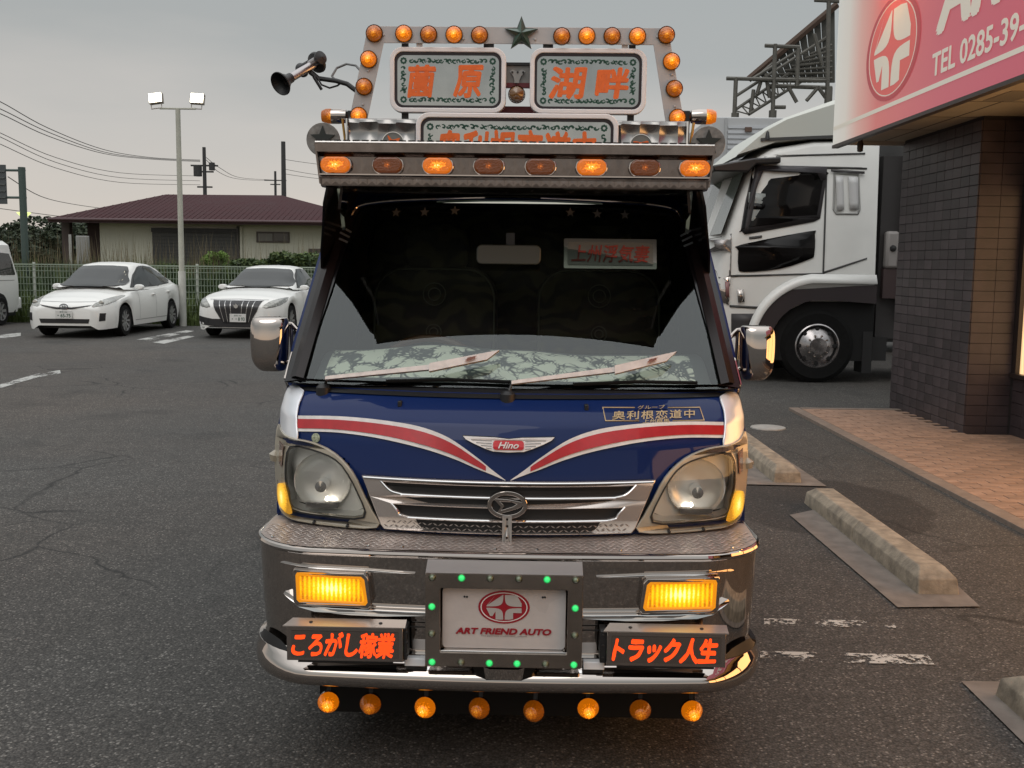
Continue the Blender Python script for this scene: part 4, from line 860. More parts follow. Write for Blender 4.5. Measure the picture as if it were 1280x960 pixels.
# --- wipers with pale covers
for xo, lab in ((0, 0), (.598, 1)):
    P = lambda x, z, o=.02: Vector(WS(o)(x, z))
    base = Vector((-.605 + xo * .998, .455 if not lab else .345, 1.125))
    a0 = P(-.595 + xo, 1.150, .03); a1 = P(-.26 + xo * .985, 1.190, .03); tip = P(-.048 + xo * .96, 1.232, .03)
    wp = MB().tube([base, a0, a1], [.011, .006, .005], 8).build('wiper', BLACK, TR)
    MB().lathe([(.024, -.03), (.024, .016), (.014, .026), (.0001, .028)], 14, 'Z', base + Vector((0, -.03, 0))).build('wiper_pivot', BLACK, wp)
    up = Vector((0, .55, .8)).normalized()
    def cover(p0, p1, w0, w1, skew):
        t = (p1 - p0); off = Vector((0, -.014, .006))
        return MB().add([p0 + off - up * w0, p1 + off - up * w1 - t.normalized() * skew, p1 + off + up * w1 + t.normalized() * skew * .3, p0 + off + up * w0] + [p0 - up * w0, p1 - up * w1 - t.normalized() * skew, p1 + up * w1 + t.normalized() * skew * .3, p0 + up * w0], [(0, 1, 2, 3), (7, 6, 5, 4), (0, 4, 5, 1), (3, 2, 6, 7), (0, 3, 7, 4), (1, 5, 6, 2)])
    WC = mat('wiper_cover', (.62, .55, .51), .5, .0, var=.14, vscale=45)
    cover(a0, a1, .006, .009, 0).build('wiper_cover', WC, wp)
    cv = cover(a1 + Vector((0, -.006, 0)), tip, .015, .013, .03).build('wiper_cover', WC, wp)
    q0 = a1 + (tip - a1) * .62 + Vector((0, -.024, .008)); tv = (tip - a1).normalized()
    flat('cover_mark', text2d('夢', .040, .014, .05, .3), mat('faded_orange', (.42, .20, .15), .6), lambda u, v, w=0, q0=q0, tv=tv: tuple(q0 + tv * u + up * v), cv)
    b0 = P(-.40 + xo, 1.158, .012); b1 = P(.0 + xo, 1.163, .012); MB().tube([b0, b0.lerp(b1, .5) + Vector((0, 0, .006)), b1], .006, 6).build('wiper_blade', RUBBER, wp)
# --- chassis, wheels, bed
def wheel(x, y, r, w, parent, side, rimm, tyrem=RUBBER, rr=.62, spokes=5, name='wheel'):
    e = MB().lathe([(r * rr, -w / 2), (r * .93, -w / 2), (r, -w * .36), (r, w * .36), (r * .93, w / 2), (r * rr, w / 2), (r * rr, -w / 2)], 36, 'X', (0, 0, 0)).build(name, tyrem, parent, loc=(x, y, r))
    s = side
    rm = MB().lathe([(r * rr, s * w / 2), (r * rr * .97, s * w * .52), (r * rr * .9, s * w * .40), (r * rr * .86, s * w * .2), (r * .2, s * w * .15), (r * .16, s * w * .36), (.0001, s * w * .40)], 36, 'X').build('rim', mat('wheel_dark', (.06, .06, .06), .4), e)
    for k in range(spokes):
        a = 2 * pi * k / spokes + .3; M_ = Matrix.Rotation(a, 4, 'X'); b = MB(); wd = r * .075 if spokes < 8 else r * .05
        q = [M_ @ Vector(p) for p in [(s * w * .40, -wd, r * .10), (s * w * .40, wd, r * .10), (s * w * .46, wd * 1.3, r * rr * .95), (s * w * .46, -wd * 1.3, r * rr * .95), (s * w * .2, -wd, r * .10), (s * w * .2, wd, r * .10), (s * w * .2, wd, r * rr * .95), (s * w * .2, -wd, r * rr * .95)]]
        b.add(q, [(0, 1, 2, 3), (4, 7, 6, 5), (0, 4, 5, 1), (1, 5, 6, 2), (2, 6, 7, 3), (3, 7, 4, 0)]).build('spoke', rimm, e)
    return e
for x, s in ((-.62, -1), (.62, 1)):
    for y in (.92, 2.85): wheel(x, y, .27, .15, TR, s, CHROME)
box('chassis', BLACK, -.35, .35, .35, 3.3, .30, .42, TR); box('engine_cover', BLACK, -.6, .6, .25, .5, .34, .62, TR); box('underside_shade_block', mat('underside', (.003, .003, .003), .9), -.60, .60, .30, .60, .105, .36, TR); box('sump', BLACK, -.50, .50, .60, 2.4, .105, .32, TR)  # low front block added in black to stand for the shade under the truck
for x in (-.68, .0, .60): pass
box('load_bed', mat('bed_grey', (.12, .13, .14), .5), -.70, .70, 1.68, 3.35, .62, .70, TR)
for s in (-1, 1): box('bed_side', BLUE, min(s * .70, s * .73), max(s * .70, s * .73), 1.68, 3.35, .62, .98, TR)
box('tailgate', BLUE, -.70, .70, 3.35, 3.38, .62, .98, TR)

# ================================================================== GROUND
def nodes_of(m): return m.node_tree.nodes, m.node_tree.links
ASPH = mat('asphalt', (.085, .080, .075), .82); nt = ASPH.node_tree; bs = nt.nodes['Principled BSDF']; L = nt.links
tcc = nt.nodes.new('ShaderNodeTexCoord')
def noise_n(sc, det=4, ro=.5):
    q = nt.nodes.new('ShaderNodeTexNoise'); q.inputs['Scale'].default_value = sc; q.inputs['Detail'].default_value = det; q.inputs['Roughness'].default_value = ro; L.new(tcc.outputs['Object'], q.inputs[0]); return q
def ramp(inp, stops):
    c = nt.nodes.new('ShaderNodeValToRGB'); L.new(inp, c.inputs[0]); e = c.color_ramp.elements
    while len(e) < len(stops): e.new(.5)
    for i, (p, v) in enumerate(stops): e[i].position = p; e[i].color = (*(v if isinstance(v, tuple) else (v, v, v)), 1)
    return c
def mul(a, b, fac=1.0, mode='MULTIPLY'):
    m = nt.nodes.new('ShaderNodeMixRGB'); m.blend_type = mode; m.inputs[0].default_value = fac; L.new(a, m.inputs[1]); L.new(b, m.inputs[2]); return m
vo = nt.nodes.new('ShaderNodeTexVoronoi'); vo.inputs['Scale'].default_value = 120; L.new(tcc.outputs['Object'], vo.inputs[0])
sep = nt.nodes.new('ShaderNodeSeparateColor'); L.new(vo.outputs['Color'], sep.inputs[0])
agg = ramp(sep.outputs[0], [(0, .50), (.5, .85), (.86, 1.12), (.94, 1.9), (1, 3.0)])
edge = ramp(vo.outputs['Distance'], [(0, 1.15), (.4, 1.0), (.75, .45)])
big = ramp(noise_n(.35, 5).outputs['Fac'], [(.3, .82), (.5, 1.0), (.7, 1.16)])
mid = ramp(noise_n(5, 6, .6).outputs['Fac'], [(.3, .85), (.7, 1.13)])
warm = ramp(noise_n(.22, 3).outputs['Fac'], [(.4, (.071, .068, .063)), (.62, (.083, .071, .061))])
# thin wandering cracks
nz = noise_n(1.3, 4); ma_ = nt.nodes.new('ShaderNodeVectorMath'); ma_.operation = 'MULTIPLY_ADD'; ma_.inputs[1].default_value = (.55, .55, .0); L.new(nz.outputs['Color'], ma_.inputs[0]); L.new(tcc.outputs['Object'], ma_.inputs[2])
vc = nt.nodes.new('ShaderNodeTexVoronoi'); vc.feature = 'DISTANCE_TO_EDGE'; vc.inputs['Scale'].default_value = .9; L.new(ma_.outputs[0], vc.inputs[0])
crk = ramp(vc.outputs['Distance'], [(0, .18), (.007, .45), (.016, 1)])
msk = ramp(noise_n(.5, 2).outputs['Fac'], [(.50, 0), (.60, 1)])
crm = nt.nodes.new('ShaderNodeMixRGB'); crm.inputs[1].default_value = (1, 1, 1, 1); L.new(msk.outputs[0], crm.inputs[0]); L.new(crk.outputs[0], crm.inputs[2])
c = mul(mul(mul(mul(mul(warm.outputs[0], agg.outputs[0]).outputs[0], edge.outputs[0]).outputs[0], big.outputs[0]).outputs[0], mid.outputs[0]).outputs[0], crm.outputs[0])
# a darker oval of the surface between the wheel stops, with a wandering edge
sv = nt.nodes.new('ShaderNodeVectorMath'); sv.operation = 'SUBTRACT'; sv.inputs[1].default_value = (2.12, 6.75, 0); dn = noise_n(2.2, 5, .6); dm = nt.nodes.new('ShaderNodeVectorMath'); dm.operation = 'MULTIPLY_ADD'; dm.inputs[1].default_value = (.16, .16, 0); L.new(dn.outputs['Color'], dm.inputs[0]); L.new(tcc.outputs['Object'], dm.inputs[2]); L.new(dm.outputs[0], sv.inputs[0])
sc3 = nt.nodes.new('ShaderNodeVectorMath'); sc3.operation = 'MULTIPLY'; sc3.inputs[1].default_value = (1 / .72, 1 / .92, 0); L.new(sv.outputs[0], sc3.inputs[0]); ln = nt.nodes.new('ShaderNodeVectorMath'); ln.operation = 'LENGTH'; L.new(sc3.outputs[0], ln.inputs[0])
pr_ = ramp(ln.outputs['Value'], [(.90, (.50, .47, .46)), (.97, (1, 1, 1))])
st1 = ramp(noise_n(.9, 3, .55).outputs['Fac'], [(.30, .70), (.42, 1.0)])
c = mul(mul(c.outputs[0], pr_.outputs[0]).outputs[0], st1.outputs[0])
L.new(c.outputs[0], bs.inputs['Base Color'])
bp = nt.nodes.new('ShaderNodeBump'); bp.inputs['Strength'].default_value = .55; bp.inputs['Distance'].default_value = .004; bp.invert = True; L.new(vo.outputs['Distance'], bp.inputs['Height']); L.new(bp.outputs[0], bs.inputs['Normal'])
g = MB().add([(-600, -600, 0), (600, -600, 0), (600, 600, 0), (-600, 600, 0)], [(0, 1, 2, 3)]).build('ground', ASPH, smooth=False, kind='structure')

def worn(name, color, thr, sc=22, rough=.8):
    m = bpy.data.materials.new(name); m.use_nodes = True; nt_ = m.node_tree; b_ = nt_.nodes['Principled BSDF']; b_.inputs['Base Color'].default_value = (*color, 1); b_.inputs['Roughness'].default_value = rough
    t = nt_.nodes.new('ShaderNodeTexCoord'); q = nt_.nodes.new('ShaderNodeTexNoise'); q.inputs['Scale'].default_value = sc; q.inputs['Detail'].default_value = 8; q.inputs['Roughness'].default_value = .7; nt_.links.new(t.outputs['Object'], q.inputs[0])
    q2 = nt_.nodes.new('ShaderNodeTexNoise'); q2.inputs['Scale'].default_value = sc / 9; q2.inputs['Detail'].default_value = 2; nt_.links.new(t.outputs['Object'], q2.inputs[0])
    am = nt_.nodes.new('ShaderNodeMath'); am.operation = 'ADD'; nt_.links.new(q.outputs['Fac'], am.inputs[0]); nt_.links.new(q2.outputs['Fac'], am.inputs[1])
    r = nt_.nodes.new('ShaderNodeMapRange'); r.inputs[1].default_value = thr; r.inputs[2].default_value = thr + .05; nt_.links.new(am.outputs[0], r.inputs[0]); nt_.links.new(r.outputs[0], b_.inputs['Alpha']); return m
WL = worn('worn_line_paint', (.50, .48, .44), 1.05, 60); WL2 = worn('nearly_gone_line_paint', (.45, .44, .41), 1.20); WL3 = worn('line_paint', (.42, .42, .40), .93, 16)
def sheet(name, pts, z, m, kind='structure', parent=None):
    return MB().add([(p[0], p[1], z) for p in pts], [tuple(range(len(pts)))]).build(name, m, parent, smooth=False, kind=kind)
def gp(*pp): return [grd(*p)[:2] for p in pp]
sheet('painted_line', gp((955, 774), (1118, 778), (1120, 786), (955, 783)), .005, WL)
sheet('painted_line', gp((950, 815), (1160, 820), (1168, 832), (950, 828)), .005, worn('cracked_line_paint', (.50, .48, .44), .98, 45))
sheet('painted_line', gp((170, 764), (330, 762), (330, 770), (170, 773)), .005, WL2)
sheet('painted_line', gp((235, 799), (335, 797), (335, 811), (235, 812)), .005, WL2)
sheet('painted_line', gp((940, 630), (985, 632), (980, 637), (940, 636)), .005, WL2)
ar = [(0, 481), (20, 475), (45, 468), (75, 463)]; ar2 = [(76, 467), (48, 472), (22, 479), (0, 486)]
sheet('painted_line', gp(*ar, *ar2), .005, WL3)
for p in [((170, 425), (232, 413), (243, 414), (185, 427)), ((190, 428), (240, 419), (243, 421), (205, 430)), ((0, 419), (26, 416), (26, 420), (0, 424)), ((385, 418), (430, 412), (430, 416), (385, 422))]:
    sheet('painted_line', gp(*p), .005, WL3)
# manhole cover
cc = grd(960, 535); b = MB().lathe([(0, .012), (.155, .012), (.165, .010), (.168, 0)], 28, 'Z', (cc.x, cc.y, 0)); mh = b.build('manhole_cover', mat('pale_iron', (.36, .35, .33), .6, var=.15, vscale=20))
tag(mh, 'small round pale manhole cover on the asphalt right of the blue truck', 'manhole cover')
# ------------------------------------------------------------------ wheel stops
CONC = mat('weathered_concrete', (.27, .225, .17), .9, var=.35, vscale=14, bump=.6, bscale=70, bdist=.006)
def stop_block(x, y0, y1, parent, w=.20, wt=.12, h=.12, t0=.10):
    b = MB(); n = max(1, round((y1 - y0) / 1.0)); seg = (y1 - y0) / n
    for k in range(n):
        a = y0 + seg * k + (.004 if k else 0); c_ = y0 + seg * (k + 1)
        ta = t0 if k == 0 else 0; tb = t0 if k == n - 1 else 0
        q = [(x - w / 2, a, 0), (x + w / 2, a, 0), (x + w / 2, c_, 0), (x - w / 2, c_, 0), (x - w / 2 + .006, a + ta * .2, h * .65), (x + w / 2 - .006, a + ta * .2, h * .65), (x + w / 2 - .006, c_ - tb * .2, h * .65), (x - w / 2 + .006, c_ - tb * .2, h * .65), (x - wt / 2, a + ta, h), (x + wt / 2, a + ta, h), (x + wt / 2, c_ - tb, h), (x - wt / 2, c_ - tb, h)]
        b.add(q, [(0, 1, 5, 4), (1, 2, 6, 5), (2, 3, 7, 6), (3, 0, 4, 7), (4, 5, 9, 8), (5, 6, 10, 9), (6, 7, 11, 10), (7, 4, 8, 11), (8, 9, 10, 11)])
    return b.build('concrete_block', CONC, parent, bevel=.006)
PAD = mat('concrete_pad', (.17, .145, .125), .9, var=.25, vscale=10, bump=.5, bscale=90)
def stop(lab, x, y0, y1, pad):
    t = thing('wheel_stop', lab, 'wheel stop', (x, y0, 0), 0, 'concrete wheel stops of the parking bays')
    q = stop_block(0, 0, y1 - y0, t)
    sheet('concrete_pad', [(p[0] - x, p[1] - y0) for p in pad], .008, PAD, None, t); return t
stop('long low concrete wheel stop beside a darker oval patch of asphalt, nearer of the two whole ones', 2.04, 4.78, 6.72, gp((987, 645), (1122, 761), (1225, 760), (1150, 690), (1040, 634)))
stop('farther concrete wheel stop half hidden behind the chrome mirror side of the blue truck', 1.99, 7.32, 9.3, [(1.68, 9.4), (1.68, 7.25), (2.24, 7.22), (2.2, 9.4)])
stop('concrete wheel stop cut off by the right edge at the bottom corner', 1.87, 2.3, 3.62, [(1.70, 3.74), (1.66, 2.2), (2.2, 2.2), (2.2, 3.74)])

# ================================================================== SHOP AT THE RIGHT
WX, WY0, WY1, WH, WS_ = 4.23, 9.58, 11.49, 2.93, 4.64
GROUT = mat('wall_grout', (.055, .050, .050), .9)
TILE = piece_var(mat('wall_tile', (.050, .038, .041), .42, var=.25, vscale=5, bump=.2, bscale=40), .32)
TILEB = TILE
shop = thing('shop_building', 'dark brown tiled shop corner with a lit window beside the brick pavement', 'building', (WX, WY1, 0))
def sh(m): return m
def sbox(name, m, x0, x1, y0, y1, z0, z1, bevel=0, kind=None): return box(name, m, x0 - WX, x1 - WX, y0 - WY1, y1 - WY1, z0, z1, shop, bevel, kind=kind)
sbox('wall', GROUT, WX + .012, WS_ + .5, WY0 + .012, WY1, 0, WH)
tw, th = .191, .0965
tb = MB().box(-.006, .008, -tw / 2 + .0025, tw / 2 - .0025, -th / 2 + .0025, th / 2 - .0025); tm = None
cnt = 0
for r in range(30):
    for c_ in range(10):
        y = WY0 + .004 + tw * (c_ + .5) - WY1; z = th * (r + .5)
        if tm is None: o = tb.build('tile', TILE, shop, smooth=False, bevel=.002); tm = o
        else: o = tm.copy(); COL.objects.link(o)
        o.location = (.0 + random.uniform(-.0012, .0012), y, z); cnt += 1
b = MB()
for r in range(30):
    for c_ in range(2):
        x = .003 + .20 * c_; z = th * r; b.box(x + .0025, x + .1985, WY0 - WY1 - .002 + random.uniform(-.001, .001), WY0 - WY1 + .013, z + .0025, z + th - .0025)
b.build('front_tiles', TILE, shop, smooth=False, kind='stuff')
# low wall under the shop window running towards the viewer, tiled
sbox('low_wall', GROUT, WS_ + .012, WS_ + .25, -4, WY0 - .02, 0, .56)
b = MB()
for r in range(5):
    for c_ in range(66):
        y = WY0 - .03 - tw * 1.04 * c_ - WY1; z = .11 * r; b.box(WS_ - WX, WS_ - WX + .013, y - tw * 1.04 + .003, y - .003, z + .0025, z + .1075)
b.build('low_wall_tiles', TILE, shop, smooth=False, kind='stuff')
FRM = mat('window_frame_dark', (.03, .022, .02), .4)
wf = sbox('window_frame', FRM, WS_ - .01, WS_ + .05, WY0 - .09, WY0 - .02, .56, WH)
sbox('window_sill', FRM, WS_ - .03, WS_ + .05, -4, WY0 - .02, .56, .60)
sbox('window_head', FRM, WS_ - .01, WS_ + .05, -4, WY0 - .02, 2.25, 2.33)
sbox('wall_over_window', mat('wall_over', (.12, .08, .06), .6), WS_, WS_ + .05, -4, WY0 - .02, 2.33, WH)
CURT = mat('lit_curtain', (.6, .5, .36), .7, emit=(1, .62, .30), es=2.0); nt = CURT.node_tree; wv = nt.nodes.new('ShaderNodeTexWave'); wv.inputs['Scale'].default_value = 5; wv.inputs['Distortion'].default_value = 1.5; wv.bands_direction = 'Y'
tcc = nt.nodes.new('ShaderNodeTexCoord'); nt.links.new(tcc.outputs['Object'], wv.inputs[0]); mr = nt.nodes.new('ShaderNodeMapRange'); mr.inputs[3].default_value = .9; mr.inputs[4].default_value = 1.3; nt.links.new(wv.outputs['Fac'], mr.inputs[0]); nt.links.new(mr.outputs[0], nt.nodes['Principled BSDF'].inputs['Emission Strength'])
CURT2 = mat('lit_shop_interior', (.5, .35, .2), .7, emit=(1, .50, .18), es=3.6)
for k in range(6):
    y1_ = WY0 - .09 - k * 2.1; y0_ = y1_ - 2.0
    wn = sbox('window', CURT if k == 0 else CURT2, WS_ + .03, WS_ + .045, y0_, y1_, .60, 2.25); sbox('mullion', FRM, WS_ - .005, WS_ + .05, y0_ - .10, y0_, .60, 2.25)
# soffit
SOF = mat('soffit', (.42, .36, .26), .75, var=.06, vscale=3)
sof = sbox('soffit', SOF, 3.55, WS_ + .3, -4, WY1 + .12, WH, WH + .06)
for y in [WY1 - .9 * k for k in range(1, 14)]: sbox('soffit_joint', GROUT, 3.58, WS_, y - .004, y + .004, WH - .002, WH + .001)
sbox('soffit_joint', GROUT, 4.02, 4.03, -4, WY1, WH - .0025, WH + .0008)
q = sbox('soffit_hatch', mat('trim', (.25, .22, .17), .5), 3.85, 4.10, 8.25, 8.75, WH - .004, WH + .01)  # panel outline of a hatch in the soffit, no lamp here
# ------------------------------------------------------------------ fascia sign
FX = 3.50
sg = thing('shop_sign', 'large white and red shop sign with round emblem and telephone number', 'sign', (FX, WY1 + .15, WH - .04))
SX, SYY, SZ = FX, WY1 + .15, WH - .04
SIGNW = mat('sign_print', (.6, .3, .3), .4, coat=.3); nt = SIGNW.node_tree; L = nt.links
tcc = nt.nodes.new('ShaderNodeTexCoord'); sp_ = nt.nodes.new('ShaderNodeSeparateXYZ'); L.new(tcc.outputs['Object'], sp_.inputs[0])
ml = nt.nodes.new('ShaderNodeMath'); ml.operation = 'MULTIPLY'; ml.inputs[1].default_value = -1 / 4.0; L.new(sp_.outputs['Y'], ml.inputs[0])
cr = ramp(ml.outputs[0], [(.0, (.64, .63, .58)), (.10, (.62, .57, .51)), (.20, (.60, .33, .28)), (.34, (.56, .13, .12)), (.7, (.50, .09, .12)), (1, (.48, .08, .12))])
L.new(cr.outputs[0], nt.nodes['Principled BSDF'].inputs['Base Color']); L.new(cr.outputs[0], nt.nodes['Principled BSDF'].inputs['Emission Color']); nt.nodes['Principled BSDF'].inputs['Emission Strength'].default_value = .42
pnl = box('sign_panel', SIGNW, 0, .04, -13, 0, 0, 2.0, sg)
box('sign_end', mat('sign_end_white', (.6, .6, .56), .5), .0405, 1.2, -.03, -.002, 0.002, 2.0, sg); box('sign_edge', mat('sign_edge_dark', (.05, .035, .03), .5), -.008, .06, -13, -.0, -.035, -.002, sg)
SP = lambda d: (lambda u, v, w=0: (-.003 - d - w, -u, v))      # u runs from the far end towards the viewer
PALE = mat('sign_pale', (.60, .56, .48), .45, emit=(.60, .56, .48), es=.35); RING = mat('sign_ring', (.36, .05, .06), .45, emit=(.36, .05, .06), es=.42)
flat('sign_line', shape2d([[(.02, .155), (12.9, .155), (12.9, .195), (.02, .195)]]), PALE, SP(.001), sg)
def py2u(px, py):   # measured on the sign plane
    p = onx(px, py, FX); return (SYY - p.y, p.z - SZ)
ec = py2u(1117, 50); eu = py2u(1085, 60)[0]; er_ = py2u(1150, 50)[0]
ru = (er_ - eu) / 2 * 1.02; cu = (er_ + eu) / 2; rv = abs(py2u(1112, 125)[1] - py2u(1112, 62)[1]) * 1.0
cv = py2u(1112, 125)[1] + rv
flat('emblem_disc', shape2d([ellipse(cu, cv, ru, rv, 40), ellipse(cu, cv, ru * .90, rv * .92, 40)]), RING, SP(.002), sg)
flat('emblem_ring', shape2d([ellipse(cu, cv, ru * .885, rv * .905, 40), ellipse(cu, cv, ru * .86, rv * .885, 40)]), PALE, SP(.002), sg)
EF = mat('emblem_field', (.55, .10, .09), .45, emit=(.55, .10, .09), es=.42); flat('emblem_field', shape2d([ellipse(cu, cv, ru * .855, rv * .88, 40)]), EF, SP(.002), sg)
for L_ in logo_quads(): flat('emblem_quarter', shape2d([[(cu + x / .0635 * ru * .92, cv + z / .0405 * rv * .83) for x, z in L_]]), PALE, SP(.004), sg)
t0 = py2u(1165, 98); t1 = py2u(1280, 60)
uu0, uu1 = t0[0], py2u(1282, 40)[0]; 
tz0 = py2u(1170, 95)[1]; tz1 = py2u(1170, 66)[1]
wtxt = (py2u(1279, 45)[0] - uu0); cw = wtxt / 11.6
flat('lettering', shift(text2d('TEL 0285-39-', wtxt * 1.02, (tz1 - tz0), .022), uu0 + wtxt * .51, (tz0 + tz1) / 2), PALE, SP(.003), sg)
bz0 = py2u(1170, 50)[1]
flat('lettering', shift(text2d('ART FRIEND AUTO', 7.6, .62, .05, .22, 1.0), uu0 + 3.84, bz0 + .33), PALE, SP(.003), sg)
# spot lamps over the sign on arms
for yy in (1.75, 4.6):
    a = thing('sign_lamp', 'orange glowing lamp on an arm above the %s of the shop sign' % ('round emblem' if yy < 2 else 'lettering'), 'lamp', (FX, SYY - yy, SZ + 1.42), 0, 'lamps over the shop sign')
    MB().tube([(0.02, 0, .60), (-.12, 0, .62), (-.30, 0, .5), (-.30, 0, .14)], .015, 8).build('lamp_arm', BLACK, a); MB().lathe([(.0001, .16), (.07, .14), (.09, .03)], 16, 'Z', (-.30, 0, 0)).build('lamp_shade', BLACK, a)
    MB().lathe([(.0001, -.02), (.03, 0), (.045, .04), (.0001, .07)], 12, 'Z', (-.30, 0, .02)).build('bulb', mat('hot_bulb', (1, .6, .2), .3, emit=(1, .42, .08), es=170), a)
# small lamp holder under the sign corner
hl_ = MB().lathe([(.0001, -.12), (.03, -.11), (.034, -.03), (.022, 0), (.022, .08)], 12, 'Z', (0, 0, 0)).build('hanging_bulb_holder', mat('holder_brown', (.04, .028, .02), .5), loc=(3.66, 11.2, 2.89)); tag(hl_, 'small dark bulb holder hanging under the far corner of the sign', 'lamp holder')
# ------------------------------------------------------------------ brick pavement
PV = MB().box(3.03, 6.0, -6, 11.2, -.05, .022).build('pavement', mat('pavement_joint', (.05, .032, .024), .9), smooth=False, kind='structure')
KB = mat('kerb_concrete', (.20, .155, .125), .85, var=.2, vscale=12, bump=.4, bscale=90)
kb = None
for k in range(19):
    y = 11.2 - .9 * k
    if kb is None: kb = MB().box(0, .11, -.895, 0, -.04, .032).build('kerb_stone', KB, PV, smooth=False, bevel=.004, loc=(3.02, y, 0))
    else: o = kb.copy(); COL.objects.link(o); o.location = (3.02, y, 0)
MB().box(3.14, 4.22, 11.10, 11.21, -.04, .032).build('end_kerb', KB, PV, smooth=False)
BR = piece_var(mat('paving_brick', (.29, .185, .13), .8, var=.22, vscale=9, bump=.3, bscale=120), .16)
b0 = None; nbk = 0; rest = MB()
bw, bl = .1925, .0925
rows_ = int((11.09 - 4.2) / .1)
for r in range(rows_):
    for c_ in range(8):
        x = 3.135 + bw / 2 + .2 * c_ - (.1 if r % 2 else 0); y = 11.04 - .1 * r
        x0 = max(3.135, x - bw / 2); x1 = min(x + bw / 2, WS_ - .01)
        if x1 - x0 < .03: continue
        if y > WY0 and x > WX - .05: continue
        if y > WY0 - .05: x1 = min(x1, WX)
        if x1 - x0 < .03: continue
        full = abs((x1 - x0) - bw) < .002
        if y < 9.3 and full and nbk < 296:
            if b0 is None: b0 = MB().box(-bw / 2, bw / 2, -bl / 2, bl / 2, -.01, .008).build('brick', BR, PV, smooth=False, bevel=.003); o = b0
            else: o = b0.copy(); COL.objects.link(o)
            o.location = (x, y, .022 + random.uniform(-.0015, .0015)); o.rotation_euler = (random.uniform(-.004, .004), random.uniform(-.004, .004), 0); nbk += 1
        else: rest.box(x0, x1, y - bl / 2, y + bl / 2, .01, .030 + random.uniform(-.001, .001))
rest.build('paving_bricks', BR, PV, smooth=False, kind='stuff')

# ================================================================== BIG WHITE TRUCK
def bt(px, py, Y=14.0): p = at(px, py, Y); return (p.x, p.z)
BT = thing('white_truck', 'large white truck cab seen from the side, parked behind the shop wall', 'truck', (3.4, 14, 0))
OX, OY = 3.4, 14.0
cabp = [(2.74, .50), (2.72, 1.15), (2.78, 1.62), (2.86, 1.98), (3.17, 2.96), (3.45, 3.14), (4.0, 3.24), (4.86, 3.26), (4.86, 1.42), (4.86, .95), (4.86, .50)]
def crown(y): return 0
b = MB(); rws = []
ys = [0, .03, .10, .22, 1.15, 2.08, 2.20, 2.27, 2.30]; inset = [.10, .045, .012, 0, -.06, 0, .012, .045, .10]
for y, q in zip(ys, inset):
    r = []
    for i, (x, z) in enumerate(cabp):
        fx_ = q * (1.6 if i < 5 else .9 if i < 8 else 0) ; r.append((x - OX + (fx_ if i < 6 else 0), y + (0 if i < 4 else max(0, (z - 1.98)) * .07 * (1 if y < 1 else -1 if y > 1.2 else 0)), z - (q * .9 if 4 < i < 8 else 0)))
    rws.append(r)
b.grid(rws); b.f.append(tuple(range(11))); b.f.append(tuple(8 * 11 + i for i in range(11))[::-1])
TW = mat('truck_white', (.74, .74, .715), .4, var=.07, vscale=1.6)
cab = b.build('cab', TW, BT)
# wheel arch cut: a black arch laid proud of the side
bv = bvh_of(cab)
def BD(name, pxs, m, off=.008, sm=0, parent=None, hole=None):
    lp = [(bt(*p)[0] - OX, bt(*p)[1]) for p in pxs]
    if sm: lp = smoothloop(lp, sm)
    L_ = [lp]
    if hole: L_.append([(bt(*p)[0] - OX, bt(*p)[1]) for p in hole])
    vs, fs = shape2d(L_, 0, 0, .08)
    V = []
    for v in vs:
        h = bv.ray_cast(Vector((v[0], -5, v[1])), Vector((0, 1, 0))); y = h[0].y if h[0] else .05; V.append((v[0], y - off, v[1]))
    o = MB().add(V, fs).build(name, m, parent or BT)
    md = o.modifiers.new('solid', 'SOLIDIFY'); md.thickness = .012; md.offset = 0
    return o
TB = mat('truck_black_glass', (.006, .005, .005), .12, spec=.25); TG = mat('truck_grey', (.04, .036, .038), .5); SEAMM = mat('seam_dark', (.06, .06, .06), .6)
# door with window, lower window
BD('window_rubber', [(944, 206), (1036, 209), (1033, 232), (1026, 273), (1018, 277), (931, 293), (926, 288), (932, 255)], TG, .005)
dr_ = BD('door_window', [(951, 210), (1032, 213), (1030, 226), (1022, 268), (1018, 272), (932, 288), (928, 284), (938, 240)], TB, sm=3)
BD('window_visor', [(946, 206), (1034, 208), (1034, 224), (1027, 226), (1023, 216), (955, 213), (944, 240), (936, 262)], mat('visor_smoke', (.05, .045, .05), .25), .03)
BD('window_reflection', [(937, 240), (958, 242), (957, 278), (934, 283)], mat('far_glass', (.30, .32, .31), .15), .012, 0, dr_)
BD('window_reflection', [(935, 253), (958, 255), (957, 262), (934, 261)], TB, .016, 0, dr_)
BD('lower_window', [(926, 306), (1012, 289), (1019, 293), (1018, 318), (1012, 324), (975, 336), (930, 340), (923, 334), (923, 313)], TB, sm=3)
BD('rear_window_panel', [(1044, 214), (1076, 216), (1077, 262), (1074, 268), (1046, 268), (1042, 262)], mat('panel_shadow', (.36, .36, .35), .4), .004, 0, None, [(1046, 217), (1074, 219), (1075, 262), (1072, 266), (1048, 266), (1045, 261)])
for q in ([(1046, 220), (1055, 220), (1056, 262), (1047, 264)], [(1062, 220), (1074, 221), (1074, 262), (1063, 262)]): BD('window_louvre', q, mat('louvre', (.62, .62, .62), .35), .02)
BD('rain_rail', [(1040, 211), (1082, 214), (1082, 217), (1040, 214)], TG, .03)
